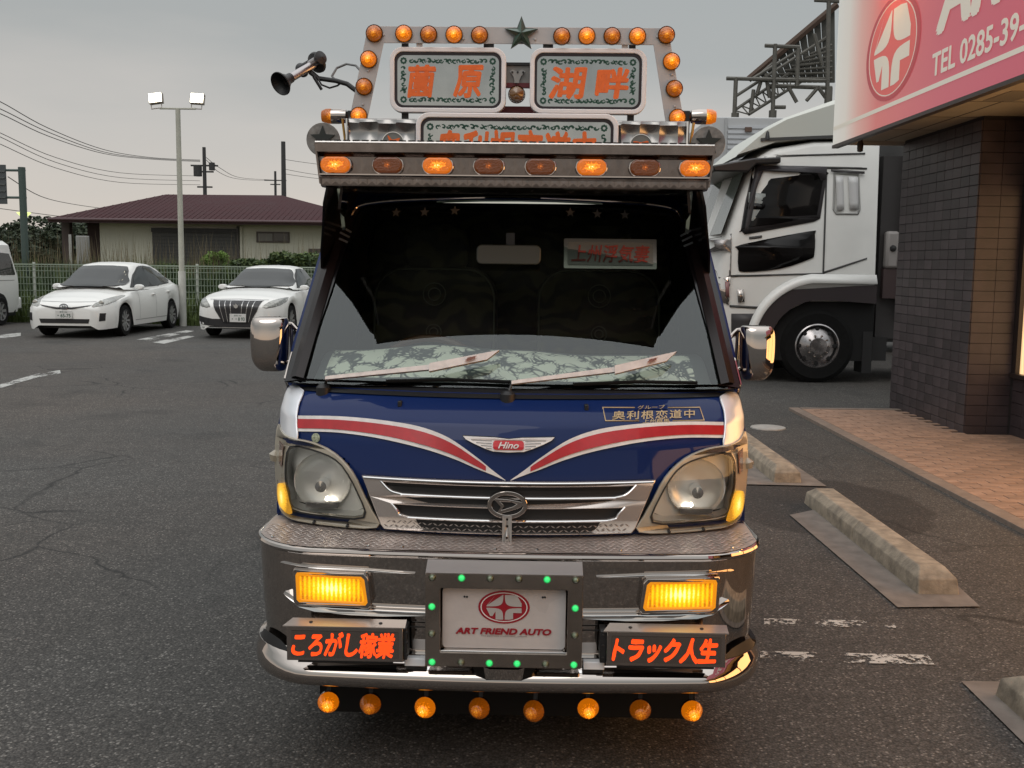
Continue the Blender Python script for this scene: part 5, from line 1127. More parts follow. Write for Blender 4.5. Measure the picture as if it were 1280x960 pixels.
for nm, q in [('door_seam', [(1034, 214), (1036, 214), (1030, 344), (1028, 344)]), ('door_seam', [(913, 344), (1029, 341), (1029, 343), (913, 346)]), ('door_seam', [(1028, 344), (1030, 344), (1024, 350), (1012, 352), (1012, 350), (1022, 348)]),
              ('body_line', [(912, 381), (965, 384), (963, 387), (912, 384)]), ('roof_seam', [(942, 194), (1084, 190), (1084, 192), (942, 196)]), ('roof_seam', [(945, 206), (1086, 209), (1086, 211), (945, 208)]),
              ('side_rail', [(1028, 343), (1086, 345), (1086, 350), (1026, 349)]), ('body_crease', [(1028, 340), (1084, 322), (1084, 324), (1030, 342)])]: BD(nm, q, SEAMM if nm != 'side_rail' else mat('rail_brown', (.05, .035, .035), .5), .003)
BD('small_mark', [(937, 296), (953, 294), (953, 297), (937, 299)], SEAMM, .004)
BD('door_handle', [(921, 362), (929, 362), (930, 377), (922, 378)], CHROME, .03)
BD('corner_panel', [(893, 300), (915, 292), (913, 345), (900, 348)], mat('corner_patina', (.25, .24, .24), .25, .6, var=.5, vscale=9), .01)
BD('corner_chrome', [(898, 348), (913, 346), (911, 381), (903, 378)], CHROME, .012)
BD('step_recess', [(914, 392), (958, 392), (962, 402), (950, 420), (914, 420)], TG, .004)
BD('marker_light', [(906, 352), (911, 352), (911, 372), (907, 370)], mat('marker_dark', (.25, .12, .12), .3), .03)
# windscreen seen edge on
b = MB().grid([[(2.80 - OX + .31 * t - .01, .10 + 2.1 * k / 10, 1.99 + .93 * t) for k in range(11)] for t in [i / 6 for i in range(7)]]); b.build('truck_windscreen', mat('truck_screen', (.13, .15, .145), .1, spec=.8), BT)
BD('pillar_black', [(930, 290), (936, 292), (950, 214), (948, 206), (940, 232)], TG, .02)
# sun visor, wipers base, deflector
b = MB().prism([(2.62, 2.88), (3.16, 2.98), (3.52, 3.00), (3.52, 2.92), (3.20, 2.90), (3.10, 2.80), (2.64, 2.80)], -.06, 2.2, lambda u, v, d: (u - OX, d, v)); b.build('truck_sun_visor', mat('visor_black', (.02, .018, .018), .3), BT, bevel=.02)
df = [(2.98, 3.02), (3.35, 3.38), (3.62, 3.55), (4.12, 3.74), (4.8, 3.98), (4.86, 3.98), (4.86, 3.28), (4.0, 3.27), (3.5, 3.22)]
b = MB(); rr = []
for y, q in [(.12, .12), (.20, .02), (1.15, -.02), (2.1, .02), (2.2, .12)]: rr.append([(x - OX, y, 3.2 + (z - 3.2) * (1 - q)) for x, z in df])
b.grid(rr, True); b.f.append(tuple(range(9))); b.f.append(tuple(4 * 9 + i for i in range(9))[::-1]); b.build('roof_deflector', mat('deflector_white', (.60, .61, .56), .4), BT)
MB().prism([(3.28, 3.26), (4.86, 3.34), (4.86, 3.30), (3.28, 3.22)], .10, .14, lambda u, v, d: (u - OX, d, v)).build('deflector_gap', SEAMM, BT)
MB().lathe([(.0001, .12), (.02, .1), (.035, 0)], 10, 'Z', (3.37 - OX, .12, 3.24)).build('roof_antenna', BLACK, BT)
# arch and wheel
wc = bt(1020, 440); wxc, wzc = wc[0] - OX, .50
arch = [(wxc + .86 * cos(a) * 1.0, wzc + .84 * sin(a)) for a in [pi - pi * .62 * i / 14 for i in range(15)]]
arch = [(wxc - .80, .50)] + arch[1:9] + [(4.86 - OX, 1.33)]
inn = [(4.86 - OX, 1.08), (wxc + .1, 1.12)] + [(wxc + .66 * cos(a), wzc + .62 * sin(a)) for a in [pi * .55 + pi * .45 * i / 8 for i in range(9)]]
def sided(name, lp, m, y0, y1): return MB().prism(lp, y0, y1, lambda u, v, d: (u, d, v)).build(name, m, BT)
sided('wheel_arch', [(-.0 + x, z) for x, z in arch] + inn[:1] + inn[1:] , mat('arch_purple_grey', (.028, .020, .022), .6), -.10, .08)
sided('wheel_well', [(wxc - .70, .30), (wxc - .66, .62), (wxc - .45, .95), (wxc - .15, 1.10), (4.87 - OX, 1.10), (4.87 - OX, .30)], mat('well_black', (.004, .004, .004), .9), -.012, .04)
white_ar = [(wxc + .97 * cos(a), wzc + .97 * sin(a)) for a in [pi - pi * .48 * i / 12 for i in range(13)]] + [(4.86 - OX, 1.45)]
white_in = [(4.86 - OX, 1.33)] + [(wxc + .86 * cos(a), wzc + .84 * sin(a)) for a in [pi * .54 + pi * .46 * i / 10 for i in range(11)]]
b = MB(); k = 14; ou = [(wxc + .97 * cos(a), wzc + .97 * sin(a)) for a in [pi - pi * .46 * i / k for i in range(k + 1)]] + [(4.86 - OX, 1.46)]; iu = [(wxc + .87 * cos(a), wzc + .85 * sin(a)) for a in [pi - pi * .46 * i / k for i in range(k + 1)]] + [(4.86 - OX, 1.34)]
b.grid([[(u, -.05, v) for u, v in ou], [(u, -.11, v) for u, v in iu]]); b.build('arch_flare', WHITEP, BT, solid=.02)
tw_ = MB().lathe([(.30, -.14), (.44, -.15), (.50, -.11), (.50, .11), (.44, .15), (.30, .14)], 40, 'Y', (0, 0, 0)).build('wheel', RUBBER, BT, loc=(wxc, .10, .50))
MB().lathe([(.30, -.14), (.285, -.15), (.26, -.10), (.20, -.13), (.17, -.16), (.115, -.19), (.11, -.22), (.0001, -.225)], 36, 'Y').build('rim', mat('truck_rim', (.38, .36, .36), .25, .9, var=.25, vscale=12), tw_)
for k in range(8): a = k * pi / 4; MB().lathe([(.0001, -.01), (.028, -.008), (.03, 0)], 10, 'Y', (.235 * cos(a), -.118, .235 * sin(a))).build('rim_hole', BLACK, tw_)
for k in range(10): a = k * pi / 5; MB().lathe([(.0001, -.03), (.012, -.028), (.013, 0)], 8, 'Y', (.145 * cos(a), -.175, .145 * sin(a))).build('wheel_nut', CHROME, tw_)
for yy in (2.1,): t2 = tw_.copy(); COL.objects.link(t2); t2.location = (wxc, yy, .5)
MB().box(2.78 - OX, 5.1 - OX, .1, 2.2, .30, .62).build('chassis', BLACK, BT); MB().box(wxc + .62, wxc + .75, -.02, .3, .14, .70).build('mud_flap', BLACK, BT)
MB().box(2.73 - OX, 3.05 - OX, -.01, 2.28, .28, .62).build('front_bumper', WHITEP, BT, bevel=.05)
# behind the cab: dark gap, tank, white body pillar and box body
MB().box(4.95 - OX, 5.25 - OX, .15, 2.2, .6, 3.05).build('cab_gap_panel', mat('gap_dark', (.035, .032, .032), .6), BT)
MB().box(5.0 - OX, 5.18 - OX, .02, .16, 1.55, 2.05).build('air_tank', mat('tank_grey', (.28, .26, .25), .5), BT, bevel=.04)
MB().lathe([(.0001, -.03), (.04, -.02), (.045, 0)], 14, 'Y', (5.09 - OX, .02, 1.82)).build('tank_cap', BLACK, BT)
MB().box(4.99 - OX, 5.2 - OX, .05, .15, 1.15, 1.55).build('tank_bracket', mat('brk_dark', (.05, .03, .03), .6), BT)
bx = MB().box(5.24 - OX, 14.0 - OX, .03, 2.3, .95, 3.8).build('box_body', mat('box_dark', (.13, .125, .125), .5), BT)
MB().box(5.22 - OX, 5.40 - OX, -.01, .03, .9, 3.75).build('body_post', mat('post_white', (.42, .43, .43), .4), BT, bevel=.01)
for z in (2.45, 2.25, 1.75, 1.2): MB().box(5.38 - OX, 5.42 - OX, -.03, .01, z, z + .09).build('hinge', BLACK, BT)
MB().box(5.28 - OX, 5.33 - OX, -.03, .0, 1.55, 1.85).build('latch', CHROME, BT)
MB().box(5.22 - OX, 5.44 - OX, -.02, .03, .96, 1.22).build('lower_hinge_plate', mat('post_white', (.42, .43, .43), .4), BT)
MB().box(4.86 - OX, 14 - OX, .2, 2.0, .55, .95).build('frame_rail', BLACK, BT)
# ------------------------------------------------------------------ white container body behind
CT = thing('container_body', 'pale ribbed white container body rising behind the white truck roof', 'container', (3.5, 19, 0))
w_ = MB().box(.0, 6, .0, 2.4, .9, 4.22).build('container_box', mat('container_white', (.50, .51, .52), .5), CT, bevel=.02)
for k in range(20):
    z = 4.02 - .09 * k; MB().box(.32, 5.9, -.02, .0, z, z + .05).build('rib', mat('rib_white', (.55, .57, .60), .45), CT)
MB().box(.26, .30, -.03, .0, .9, 4.2).build('corner_post', mat('post2', (.42, .43, .44), .5), CT); MB().box(.62, .74, -.05, -.02, 3.96, 4.04).build('marker', mat('marker_br', (.12, .07, .05), .5), CT)
for x in (1, 4.5): wheel(x, .3, .5, .28, CT, -1, BLACK)
MB().box(.2, 6, .1, 2.3, .55, .9).build('container_frame', BLACK, CT)

# ================================================================== LATTICE STRUCTURE ON THE ROOF BEYOND
GS = mat('galvanised_old', (.12, .115, .10), .6, .3, var=.2, vscale=5)
LT = thing('billboard_frame', 'rusty steel scaffold frame and back of a large billboard rising beyond the truck', 'billboard frame', (7, 25, 0))
def lp_(px, py, Y=25.0): p = at(px, py, Y); return (p.x - 7, p.y - 25, p.z)
def tb_(name, pts, r=.045, m=GS, par=LT): return MB().tube(pts, r, 6).build(name, m, par)
for a, b_, ya, yb2 in [((908, 98), (1036, 101), 25, 25), ((956, 57), (1000, 59), 25, 25), ((1018, 0), (1060, 2), 25, 25)]: tb_('rail', [lp_(*a, ya), lp_(*b_, yb2)], .045)
for a, b_ in [((920, 97), (918, 142)), ((969, 55), (966, 138)), ((1036, 2), (1034, 130)), ((998, 60), (996, 108))]: tb_('post', [lp_(*a), lp_(*b_)], .05)
for a, b_, y1_, y2_ in [((918, 138), (1040, 55), 25, 26.5), ((936, 143), (1040, 78), 25, 26.5), ((920, 120), (1036, 45), 25, 26), ((942, 100), (1038, 15), 25.5, 27), ((938, 100), (1000, 62), 25, 26)]: tb_('chord', [lp_(*a, y1_), lp_(*b_, y2_)], .04)
pts1 = [lp_(918 + (1040 - 918) * i / 14, 138 + (55 - 138) * i / 14, 25 + 1.5 * i / 14) for i in range(15)]; pts2 = [lp_(936 + (1040 - 936) * i / 14, 143 + (78 - 143) * i / 14, 25 + 1.5 * i / 14) for i in range(15)]
for i in range(14): tb_('lacing', [pts1[i], pts2[i]], .016); tb_('lacing', [pts2[i], pts1[i + 1]], .016)
for a, b_ in [((942, 112), (938, 142)), ((951, 102), (946, 118)), ((957, 92), (962, 122)), ((1018, 42), (1028, 82)), ((985, 108), (996, 128)), ((1022, 110), (1008, 126)), ((1022, 108), (1032, 122)), ((968, 134), (982, 134))]: tb_('brace', [lp_(*a, 25.1), lp_(*b_, 25.1)], .045)
PB = mat('billboard_back', (.07, .07, .06), .7, var=.2, vscale=3)
for i in range(12):
    f0 = i / 12; f1 = (i + .82) / 12
    A = lambda f: (938 + (1045 - 938) * f, 100 + (10 - 100) * f)
    B_ = lambda f: (960 + (1045 - 960) * f, 103)
    a0 = lp_(*A(f0), 26); a1 = lp_(*A(f1), 26); b0_ = lp_(*B_(f0), 26); b1_ = lp_(*B_(f1), 26)
    MB().add([a0, a1, b1_, b0_] + [(p[0], p[1] + .06, p[2]) for p in (a0, a1, b1_, b0_)], [(0, 1, 2, 3), (7, 6, 5, 4), (0, 4, 5, 1), (1, 5, 6, 2), (2, 6, 7, 3), (3, 7, 4, 0)]).build('back_panel', PB, LT, smooth=False)
for k in range(7): tb_('purlin', [lp_(965 + 8 * k, 98 - 5 * k, 25.8), lp_(1040, 98 - 7 * k, 25.8)], .03)
tb_('edge_beam', [lp_(936, 99, 25.9), lp_(1046, 6, 25.9)], .09, mat('edge_rust', (.08, .05, .035), .8)); tb_('lower_beam', [lp_(960, 107, 25.4), lp_(1040, 110, 25.4)], .05)
for x, y in ((966, 138), (1036, 110), (919, 141)):
    p = lp_(x, y); tb_('support_leg', [(p[0], p[1], p[2]), (p[0], p[1], 0)], .09)

# ================================================================== PARKED CARS
def mk_car(name, label, x, y, rz, P, group='white cars parked along the fence'):
    t = thing(name, label, 'car', (x, y, 0), rz, group); Wd = P['w'] / 2; Ln = P['l']
    # stations: y, zbottom, belt z (shoulder), centre z (bonnet / boot), half width
    def interp(tab, v):
        if v <= tab[0][0]: return tab[0][1:]
        for a, b in zip(tab, tab[1:]):
            if v <= b[0]: f = (v - a[0]) / (b[0] - a[0]); f = f * f * (3 - 2 * f) * .35 + f * .65; return tuple(p + (q - p) * f for p, q in zip(a[1:], b[1:]))
        return tab[-1][1:]
    b = MB(); rows = []; nS = 90
    for i in range(nS + 1):
        yy = Ln * i / nS; zb, sh_, ct, hw = interp(P['st'], yy)
        zz_ = zb
        for wy in P['wheels']:
            d = abs(yy - wy); R_ = P['wr'] + .055
            if d < R_: zz_ = max(zz_, P['wr'] + sqrt(R_ * R_ - d * d) - .0)
        zz_ = min(zz_, sh_ - .05); half = []
        half = [(hw * .97, zz_), (hw * 1.0, zz_ + (sh_ - zz_) * .25), (hw * 1.005, zz_ + (sh_ - zz_) * .55), (hw * .985, zz_ + (sh_ - zz_) * .85), (hw * .94, sh_), (hw * .80, sh_ + (ct - sh_) * .45), (hw * .45, sh_ + (ct - sh_) * .88), (0, ct)]
        rows.append([(-u, yy, v) for u, v in half] + [(u, yy, v) for u, v in half[-2::-1]])
    # nose and tail rounding
    def shrink(r, yy, f, dz): return [(p[0] * f, yy, .45 + (p[2] - .45) * dz) for p in r]
    rows = [shrink(rows[0], -.05, .80, .72), shrink(rows[0], -.03, .93, .90)] + rows + [shrink(rows[-1], Ln + .03, .93, .90), shrink(rows[-1], Ln + .05, .8, .7)]
    b.grid(rows); n_ = len(rows[0]); b.f.append(tuple(range(n_))); b.f.append(tuple((len(rows) - 1) * n_ + i for i in range(n_))[::-1])
    body = b.build('body', WHITEP, t)
    MB().box(-Wd * .9, Wd * .9, .25, Ln - .25, .18, .62).build('underbody', BLACK, t)
    # greenhouse loft: stations y, z_top, half width at top, base half width
    rows = []
    for (yy, zt, wt, zbse, wb) in P['gh']:
        half = [(wb, zbse), (wb + (wt - wb) * .5 + .012, zbse + (zt - zbse) * .5), (wt + .01, zt - .07 * (zt > zbse + .1)), (wt - .05, zt - .015), (wt * .6, zt + .008), (0, zt + .015)]
        rows.append([(-u, yy, v) for u, v in half] + [(u, yy, v) for u, v in half[-2::-1]])
    fine = []
    for i in range(len(rows) - 1):
        for k in range(4): fine.append([tuple(a + (c_ - a) * k / 4 for a, c_ in zip(p, q)) for p, q in zip(rows[i], rows[i + 1])])
    fine.append(rows[-1])
    g_ = MB().grid(fine); gh = g_.build('roof', WHITEP, t)
    bvb = bvh_of(body, gh); bvg = bvh_of(gh)
    for s in (-1, 1):
        for wn in P['side']: decal('side_window', [smoothloop(wn, 2)], 'x+' if s > 0 else 'x-', bvg, CGLASS, t, .008, 1, 0, None, .12)
        decal('window_trim', [[(a, c_ - .0) for a, c_ in P['trim']]], 'x+' if s > 0 else 'x-', bvg, mat('car_trim', (.03, .03, .03), .4), t, .004, scan='v', n=24)
        for wy in P['wheels']: wheel(s * (Wd - .12), wy, P['wr'], .20, t, s, P.get('rimm') or mat('alloy', (.48, .48, .48), .35, .6), RUBBER, .70, P.get('spokes', 10))
        hp_ = [(s * a, c_) for a, c_ in P['hl']]; hl2 = decal('headlight', [smoothloop(hp_, 2)], 'y', bvb, mat('car_lamp', (.24, .24, .22), .1, .4, var=.5, vscale=18, coat=1), t, .008, 2, 0, None, .06)
        MB().lathe([(.0001, -.01), (.045, -.005), (.055, .02)], 14, 'Y', (s * P['hlc'][0], P['hlc'][1], P['hlc'][2])).build('projector', mat('proj', (.5, .5, .48), .1, .8), hl2)
        decal('fog_lamp', [[(s * a, c_) for a, c_ in P['fog']]], 'y', bvb, BLACK, t, .006, 1, 0, None, .08)
        mr_ = MB().grid([[(s * (Wd - .10 + dx), P['mir'][0] + dy, P['mir'][1] - .04 + dz) for dx, dz in ((.0, -.03), (.10, -.06), (.19, -.04), (.20, .03), (.12, .07), (.0, .05))] for dy in (0, .03, .10)], True)
        mr_.f.append((0, 1, 2, 3, 4, 5)); mo_ = mr_.build('door_mirror', WHITEP, t); md = mo_.modifiers.new('s', 'SUBSURF'); md.levels = md.render_levels = 2
        for wy, z in P['handles']: MB().box(min(s * (Wd - .01), s * (Wd + .02)), max(s * (Wd - .01), s * (Wd + .02)), wy, wy + .16, z, z + .03).build('door_handle', WHITEP, t, bevel=.008)
        for dl in P['doors']: decal('door_seam', [[(dl, .32), (dl + .010, .32), (dl + .010, .86), (dl, .86)]], 'x+' if s > 0 else 'x-', bvb, mat('car_seam', (.25, .25, .25), .6), t, .003, 1, 0, None, .1)
        decal('sill_line', [[(P['wheels'][0] + .4, .30), (P['wheels'][1] - .4, .30), (P['wheels'][1] - .4, .312), (P['wheels'][0] + .4, .312)]], 'x+' if s > 0 else 'x-', bvb, mat('car_seam', (.25, .25, .25), .6), t, .003, 1, 0, None, .2)
    decal('windscreen', [smoothloop(P['ws'], 2)], 'y', bvg, CGLASS, t, .022, n=22)
    decal('bonnet_seam', [P['bseam'], [(a * .985, c_ - .0) for a, c_ in P['bseam']]][:1], 'y', bvb, mat('car_seam', (.25, .25, .25), .6), t, .003, 1, 0, None, .06, scan='v', n=20)
    for nm, lp, m, *sc_ in P['front']: decal(nm, [lp], 'y', bvb, m, t, .009, scan=sc_[0] if sc_ else 'h')
    for nm, lp in P.get('chrome', []): decal(nm, [lp], 'y', bvb, mat('car_chrome', (.5, .5, .5), .2, .9), t, .016, 1, 0, None, .1)
    px_, pz, pw, ph = P['plate']; yy = -.075
    pl_ = MB().box(px_ - pw / 2, px_ + pw / 2, yy - .012, yy, pz - ph / 2, pz + ph / 2).build('number_plate', mat('plate_w', (.68, .68, .66), .4), t, bevel=.004)
    flat('lettering', shift(text2d(P['num'], pw * .78, ph * .42, .02), px_ + pw * .03, pz - ph * .12), mat('plate_green', (.04, .10, .07), .5), lambda u, v, w=0: (u, yy - .0135 - w, v), pl_)
    flat('lettering', shift(text2d('群馬 300', pw * .45, ph * .2, .0), px_, pz + ph * .30), mat('plate_green', (.04, .10, .07), .5), lambda u, v, w=0: (u, yy - .0135 - w, v), pl_)
    for k_, (nm, vf, m, dz) in enumerate(P.get('emb', [])): flat(nm, vf, m, lambda u, v, w=0: (u, yy + .008 - w, v + dz), t)
    # wipers
    MB().tube([(-.30, P['gh'][0][0] - .02, P['gh'][0][3] + .02), (.30, P['gh'][0][0] + .02, P['gh'][0][3] + .05)], .008, 5).build('wiper', BLACK, t)
    return t
DG = mat('grille_dark', (.02, .02, .022), .35)
prius = dict(w=1.745, l=4.40, wr=.315, wheels=(.86, 3.56), rimm=None, spokes=10,
    st=[(0, .175, .60, .66, .66), (.10, .18, .66, .72, .76), (.35, .19, .72, .80, .84), (.8, .2, .80, .90, .868), (1.25, .2, .88, .98, .872), (2.2, .2, .90, .96, .872), (3.2, .2, .95, .98, .868), (3.9, .22, .99, 1.02, .84), (4.25, .26, .98, 1.02, .78), (4.40, .30, .96, 1.0, .70)],
    gh=[(1.05, .99, .64, .94, .74), (1.35, 1.13, .60, .93, .76), (1.75, 1.33, .575, .92, .77), (2.05, 1.45, .56, .92, .775), (2.5, 1.49, .56, .92, .775), (3.0, 1.465, .55, .94, .77), (3.6, 1.36, .52, .96, .75), (4.1, 1.18, .50, .99, .70), (4.3, 1.06, .48, 1.0, .66)],
    side=[[(1.62, 1.00), (1.95, 1.26), (2.25, 1.385), (2.42, 1.40), (2.48, 1.00)], [(2.54, 1.00), (2.50, 1.40), (2.95, 1.375), (3.28, 1.28), (3.34, 1.04)], [(3.40, 1.05), (3.34, 1.26), (3.75, 1.13), (3.80, 1.07)]],
    trim=[(1.40, .975), (1.80, 1.22), (2.2, 1.40), (2.5, 1.43), (3.0, 1.40), (3.5, 1.27), (3.9, 1.10), (3.85, 1.03), (2.6, .975)],
    ws=[(-.68, 1.02), (-.60, 1.20), (-.50, 1.39), (-.30, 1.415), (.30, 1.415), (.50, 1.39), (.60, 1.20), (.68, 1.02), (.3, 1.0), (-.3, 1.0)],
    hl=[(.52, .63), (.58, .72), (.68, .79), (.77, .83), (.83, .81), (.80, .70), (.72, .65), (.60, .62)], hlc=(.66, .12, .70), fog=[(.66, .34), (.75, .35), (.76, .50), (.67, .50)], mir=(1.50, 1.02), handles=((2.28, .80), (3.2, .84)), doors=(1.55, 2.50, 3.30),
    bseam=[(-.55, .715), (0, .705), (.55, .715), (.55, .722), (0, .712), (-.55, .722)],
    front=[('upper_grille', [(-.52, .655), (-.15, .61), (.15, .61), (.52, .655), (.50, .635), (.15, .575), (-.15, .575), (-.50, .635)], DG, 'v'), ('lower_grille', [(-.50, .385), (.50, .385), (.47, .30), (-.47, .30)], DG)],
    plate=(0, .47, .33, .165), num='・65-75', emb=[('badge', shape2d([ellipse(0, 0, .085, .058, 20), ellipse(0, 0, .07, .045, 20)], .01), mat('car_badge', (.25, .27, .30), .2, .8), .625), ('badge', merge2d(shape2d([ellipse(0, .0, .026, .05, 14), ellipse(0, 0, .016, .04, 14)], .01), shape2d([ellipse(0, .022, .055, .02, 14), ellipse(0, .022, .045, .012, 14)], .01)), mat('car_badge', (.25, .27, .30), .2, .8), .625)])
mk_car('parked_car', 'white hatchback car with a thin upper grille, next to the white van', -8.78, 20.35, radians(-1.5), prius)
crown_ = dict(w=1.80, l=4.85, wr=.325, wheels=(.92, 3.75), spokes=10,
    st=[(0, .175, .66, .72, .70), (.10, .18, .72, .78, .80), (.35, .18, .78, .86, .87), (.9, .19, .86, .95, .895), (1.5, .2, .90, .99, .90), (2.4, .2, .92, .96, .90), (3.5, .2, .95, 1.0, .895), (4.2, .22, .96, 1.03, .87), (4.7, .26, .93, 1.0, .80), (4.85, .30, .88, .96, .72)],
    gh=[(1.45, 1.0, .68, .96, .76), (1.75, 1.13, .63, .95, .78), (2.10, 1.31, .585, .94, .79), (2.40, 1.42, .565, .94, .795), (2.85, 1.455, .56, .94, .795), (3.3, 1.42, .56, .95, .79), (3.75, 1.28, .56, .97, .77), (4.15, 1.08, .56, 1.0, .72)],
    side=[[(1.95, 1.01), (2.2, 1.20), (2.5, 1.35), (2.72, 1.37), (2.76, 1.01)], [(2.84, 1.01), (2.80, 1.37), (3.2, 1.345), (3.50, 1.23), (3.60, 1.06)]],
    trim=[(1.80, .985), (2.2, 1.26), (2.5, 1.385), (2.9, 1.40), (3.3, 1.37), (3.75, 1.15), (3.8, 1.03), (2.9, .985)],
    ws=[(-.70, 1.03), (-.62, 1.20), (-.52, 1.365), (-.30, 1.39), (.30, 1.39), (.52, 1.365), (.62, 1.20), (.70, 1.03), (.3, 1.01), (-.3, 1.01)],
    hl=[(.52, .64), (.62, .74), (.74, .795), (.86, .82), (.85, .70), (.76, .645), (.62, .62)], hlc=(.70, .14, .70), fog=[(.50, .30), (.82, .34), (.82, .46), (.48, .40)], mir=(1.85, 1.03), handles=((2.55, .84), (3.4, .87)), doors=(1.80, 2.80, 3.62),
    bseam=[(-.6, .775), (0, .79), (.6, .775), (.6, .782), (0, .797), (-.6, .782)],
    front=[('grille', [(-.50, .76), (.50, .76), (.42, .56), (.26, .30), (-.26, .30), (-.42, .56)], DG), ('lower_grille', [(-.74, .40), (-.40, .37), (.40, .37), (.74, .40), (.74, .28), (.3, .24), (-.3, .24), (-.74, .28)], DG)],
    chrome=[('grille_frame', [(-.52, .775), (.52, .775), (.50, .757), (-.50, .757)])] + [('grille_bar', [(x * .9 - .006, .75), (x * .9 + .006, .75), (x * .62 + .006, .34), (x * .62 - .006, .34)]) for x in (-.40, -.27, -.14, .14, .27, .40)] + [('bumper_strip', [(-.80, .235), (.80, .235), (.80, .215), (-.80, .215)])],
    plate=(.04, .42, .33, .165), num='・・8 93', emb=[('badge', shape2d([[(-.055, .03), (-.03, .01), (0, .05), (.03, .01), (.055, .03), (.035, -.03), (0, -.05), (-.035, -.03)]], .01), mat('car_badge2', (.6, .6, .58), .2, .6), .66)])
mk_car('parked_car', 'white sedan with a large dark chrome-barred grille, parked right of the lamp post', -5.52, 20.75, radians(-2.5), crown_)
# white van, only its rear corner in view
VN = thing('parked_van', 'white van whose rear quarter shows at the left edge beside the hatchback', 'van', (-12.75, 20.45, 0), radians(-.5), None)
b = MB(); rws = []
for y, ins in [(0, .12), (.05, .04), (.3, 0), (2.4, 0), (4.3, 0), (4.55, .03), (4.62, .12)]:
    pr = [(.80, .28), (.845, .5), (.85, .95), (.84, 1.15), (.80, 1.5), (.74, 1.86), (.60, 1.96), (0, 1.99)]
    tilt = lambda z: -(z - 1.1) * .34 if (y > 4.4 and z > 1.1) else ((z - 1.0) * .9 if (y < .2 and z > 1.0) else 0)
    rws.append([(-(u - ins), y + tilt(v), v) for u, v in pr] + [(u - ins, y + tilt(v), v) for u, v in pr[-2::-1]])
b.grid(rws); nr_ = len(rws[0]); b.f.append(tuple(range(nr_))); b.f.append(tuple(6 * nr_ + i for i in range(nr_))[::-1]); vb = b.build('body', WHITEP, VN)
bvv = bvh_of(vb)
for s, ax in ((1, 'x+'), (-1, 'x-')):
    for lp in ([(.9, 1.16), (1.2, 1.68), (2.0, 1.70), (2.0, 1.16)], [(2.1, 1.16), (2.1, 1.70), (3.2, 1.70), (3.2, 1.16)], [(3.3, 1.16), (3.3, 1.70), (4.22, 1.68), (4.40, 1.20), (4.36, 1.16)]): decal('side_window', [lp], ax, bvv, CGLASS, VN, .008, 1, 0, None, .2)
    decal('body_crease', [[(.4, 1.03), (4.6, 1.03), (4.6, 1.045), (.4, 1.045)]], ax, bvv, mat('car_seam', (.25, .25, .25), .6), VN, .004, 1, 0, None, .3)
    for wy in (.75, 3.55):
        decal('wheel_arch', [ellipse(wy, .36, .41, .40, 24)], ax, bvv, mat('well_black', (.004, .004, .004), .9), VN, .006, 1, 0, None, .2); wheel(s * .80, wy, .33, .2, VN, s, mat('alloy', (.48, .48, .48), .35, .6), RUBBER, .66, 7)
MB().box(-.8, .8, .2, 4.4, .2, .5).build('underbody', BLACK, VN); MB().box(-.82, .82, 4.55, 4.68, .35, .62).build('rear_bumper', WHITEP, VN, bevel=.03)
decal('windscreen', [[(-.72, 1.15), (.72, 1.15), (.64, 1.78), (-.64, 1.78)]], 'y', bvv, CGLASS, VN, .01, 1, 0, None, .2)

# ================================================================== FENCE, LAMP POST, POLES
FW = mat('fence_wire', (.26, .31, .24), .5)
FN = thing('mesh_fence', 'pale green welded mesh fence behind the parked cars', 'fence', (-9, 25.5, 0))
fx0, fx1 = -24.0, 12.0
b = MB(); x = fx0
while x < fx1: b.box(x - .005, x + .005, 25.5 - 25.5, .008, .12, 1.42); x += .075
b.build('vertical_wires', FW, FN, smooth=False, kind='stuff', loc=(9, 0, 0))
for z in [.14 + .16 * k for k in range(8)] + [1.36]:
    MB().box(fx0, fx1, -.012, -.002, z - .006, z + .006).build('horizontal_wire', FW, FN, smooth=False, loc=(9, 0, 0))
MB().box(fx0, fx1, -.014, .012, 1.40, 1.43).build('top_rail', FW, FN, smooth=False, loc=(9, 0, 0))
for k in range(19): MB().tube([(fx0 + 2 * k + .25, .04, 0), (fx0 + 2 * k + .25, .04, 1.47)], .035, 8).build('fence_post', mat('fence_post', (.50, .52, .47), .5), FN, loc=(9, 0, 0))
LP = thing('floodlight_post', 'tall white lamp post with two lit floodlights between the two parked white cars', 'lamp post', (-7.83, 24.6, 0))
def lpz(px, py): p = at(px, py, 24.6); return (p.x + 7.83, 0, p.z)
t_ = lpz(239, 136)
MB().tube([(0.0, 0, 0), (0, 0, 1.3)], .085, 14).build('pole_sleeve', mat('post_pale', (.50, .50, .46), .5, var=.15, vscale=3), LP); MB().tube([(0, 0, 1.3), (.0, 0, t_[2])], [.065, .055], 14).build('pole', mat('post_pale2', (.42, .42, .36), .5, var=.1, vscale=3), LP)
MB().tube([(-.42, 0, t_[2]), (.42, 0, t_[2])], .022, 8).build('cross_arm', mat('post_pale2', (.4, .4, .36), .5), LP)
HOT = mat('flood_glow', (1, 1, .9), .4, emit=(1.0, .93, .72), es=9)
for s in (-1, 1):
    h_ = MB().box(-.16, .16, -.04, .08, .12, .36).build('floodlight', mat('flood_body', (.30, .27, .24), .5), LP, bevel=.01, loc=(s * .43 + (-.06 if s < 0 else 0), 0, t_[2] - .0)); h_.rotation_euler = (radians(-12), radians(-8 if s < 0 else 3), 0)
    MB().box(-.145, .145, -.05, -.041, .14, .35).build('flood_glass', HOT, h_, bevel=.004); MB().tube([(-.12, 0, .12), (-.12, 0, .0), (.12, 0, .0), (.12, 0, .12)], .014, 6).build('flood_yoke', mat('flood_body', (.3, .27, .24), .5), h_)
POLE = mat('pole_concrete', (.05, .05, .05), .8)
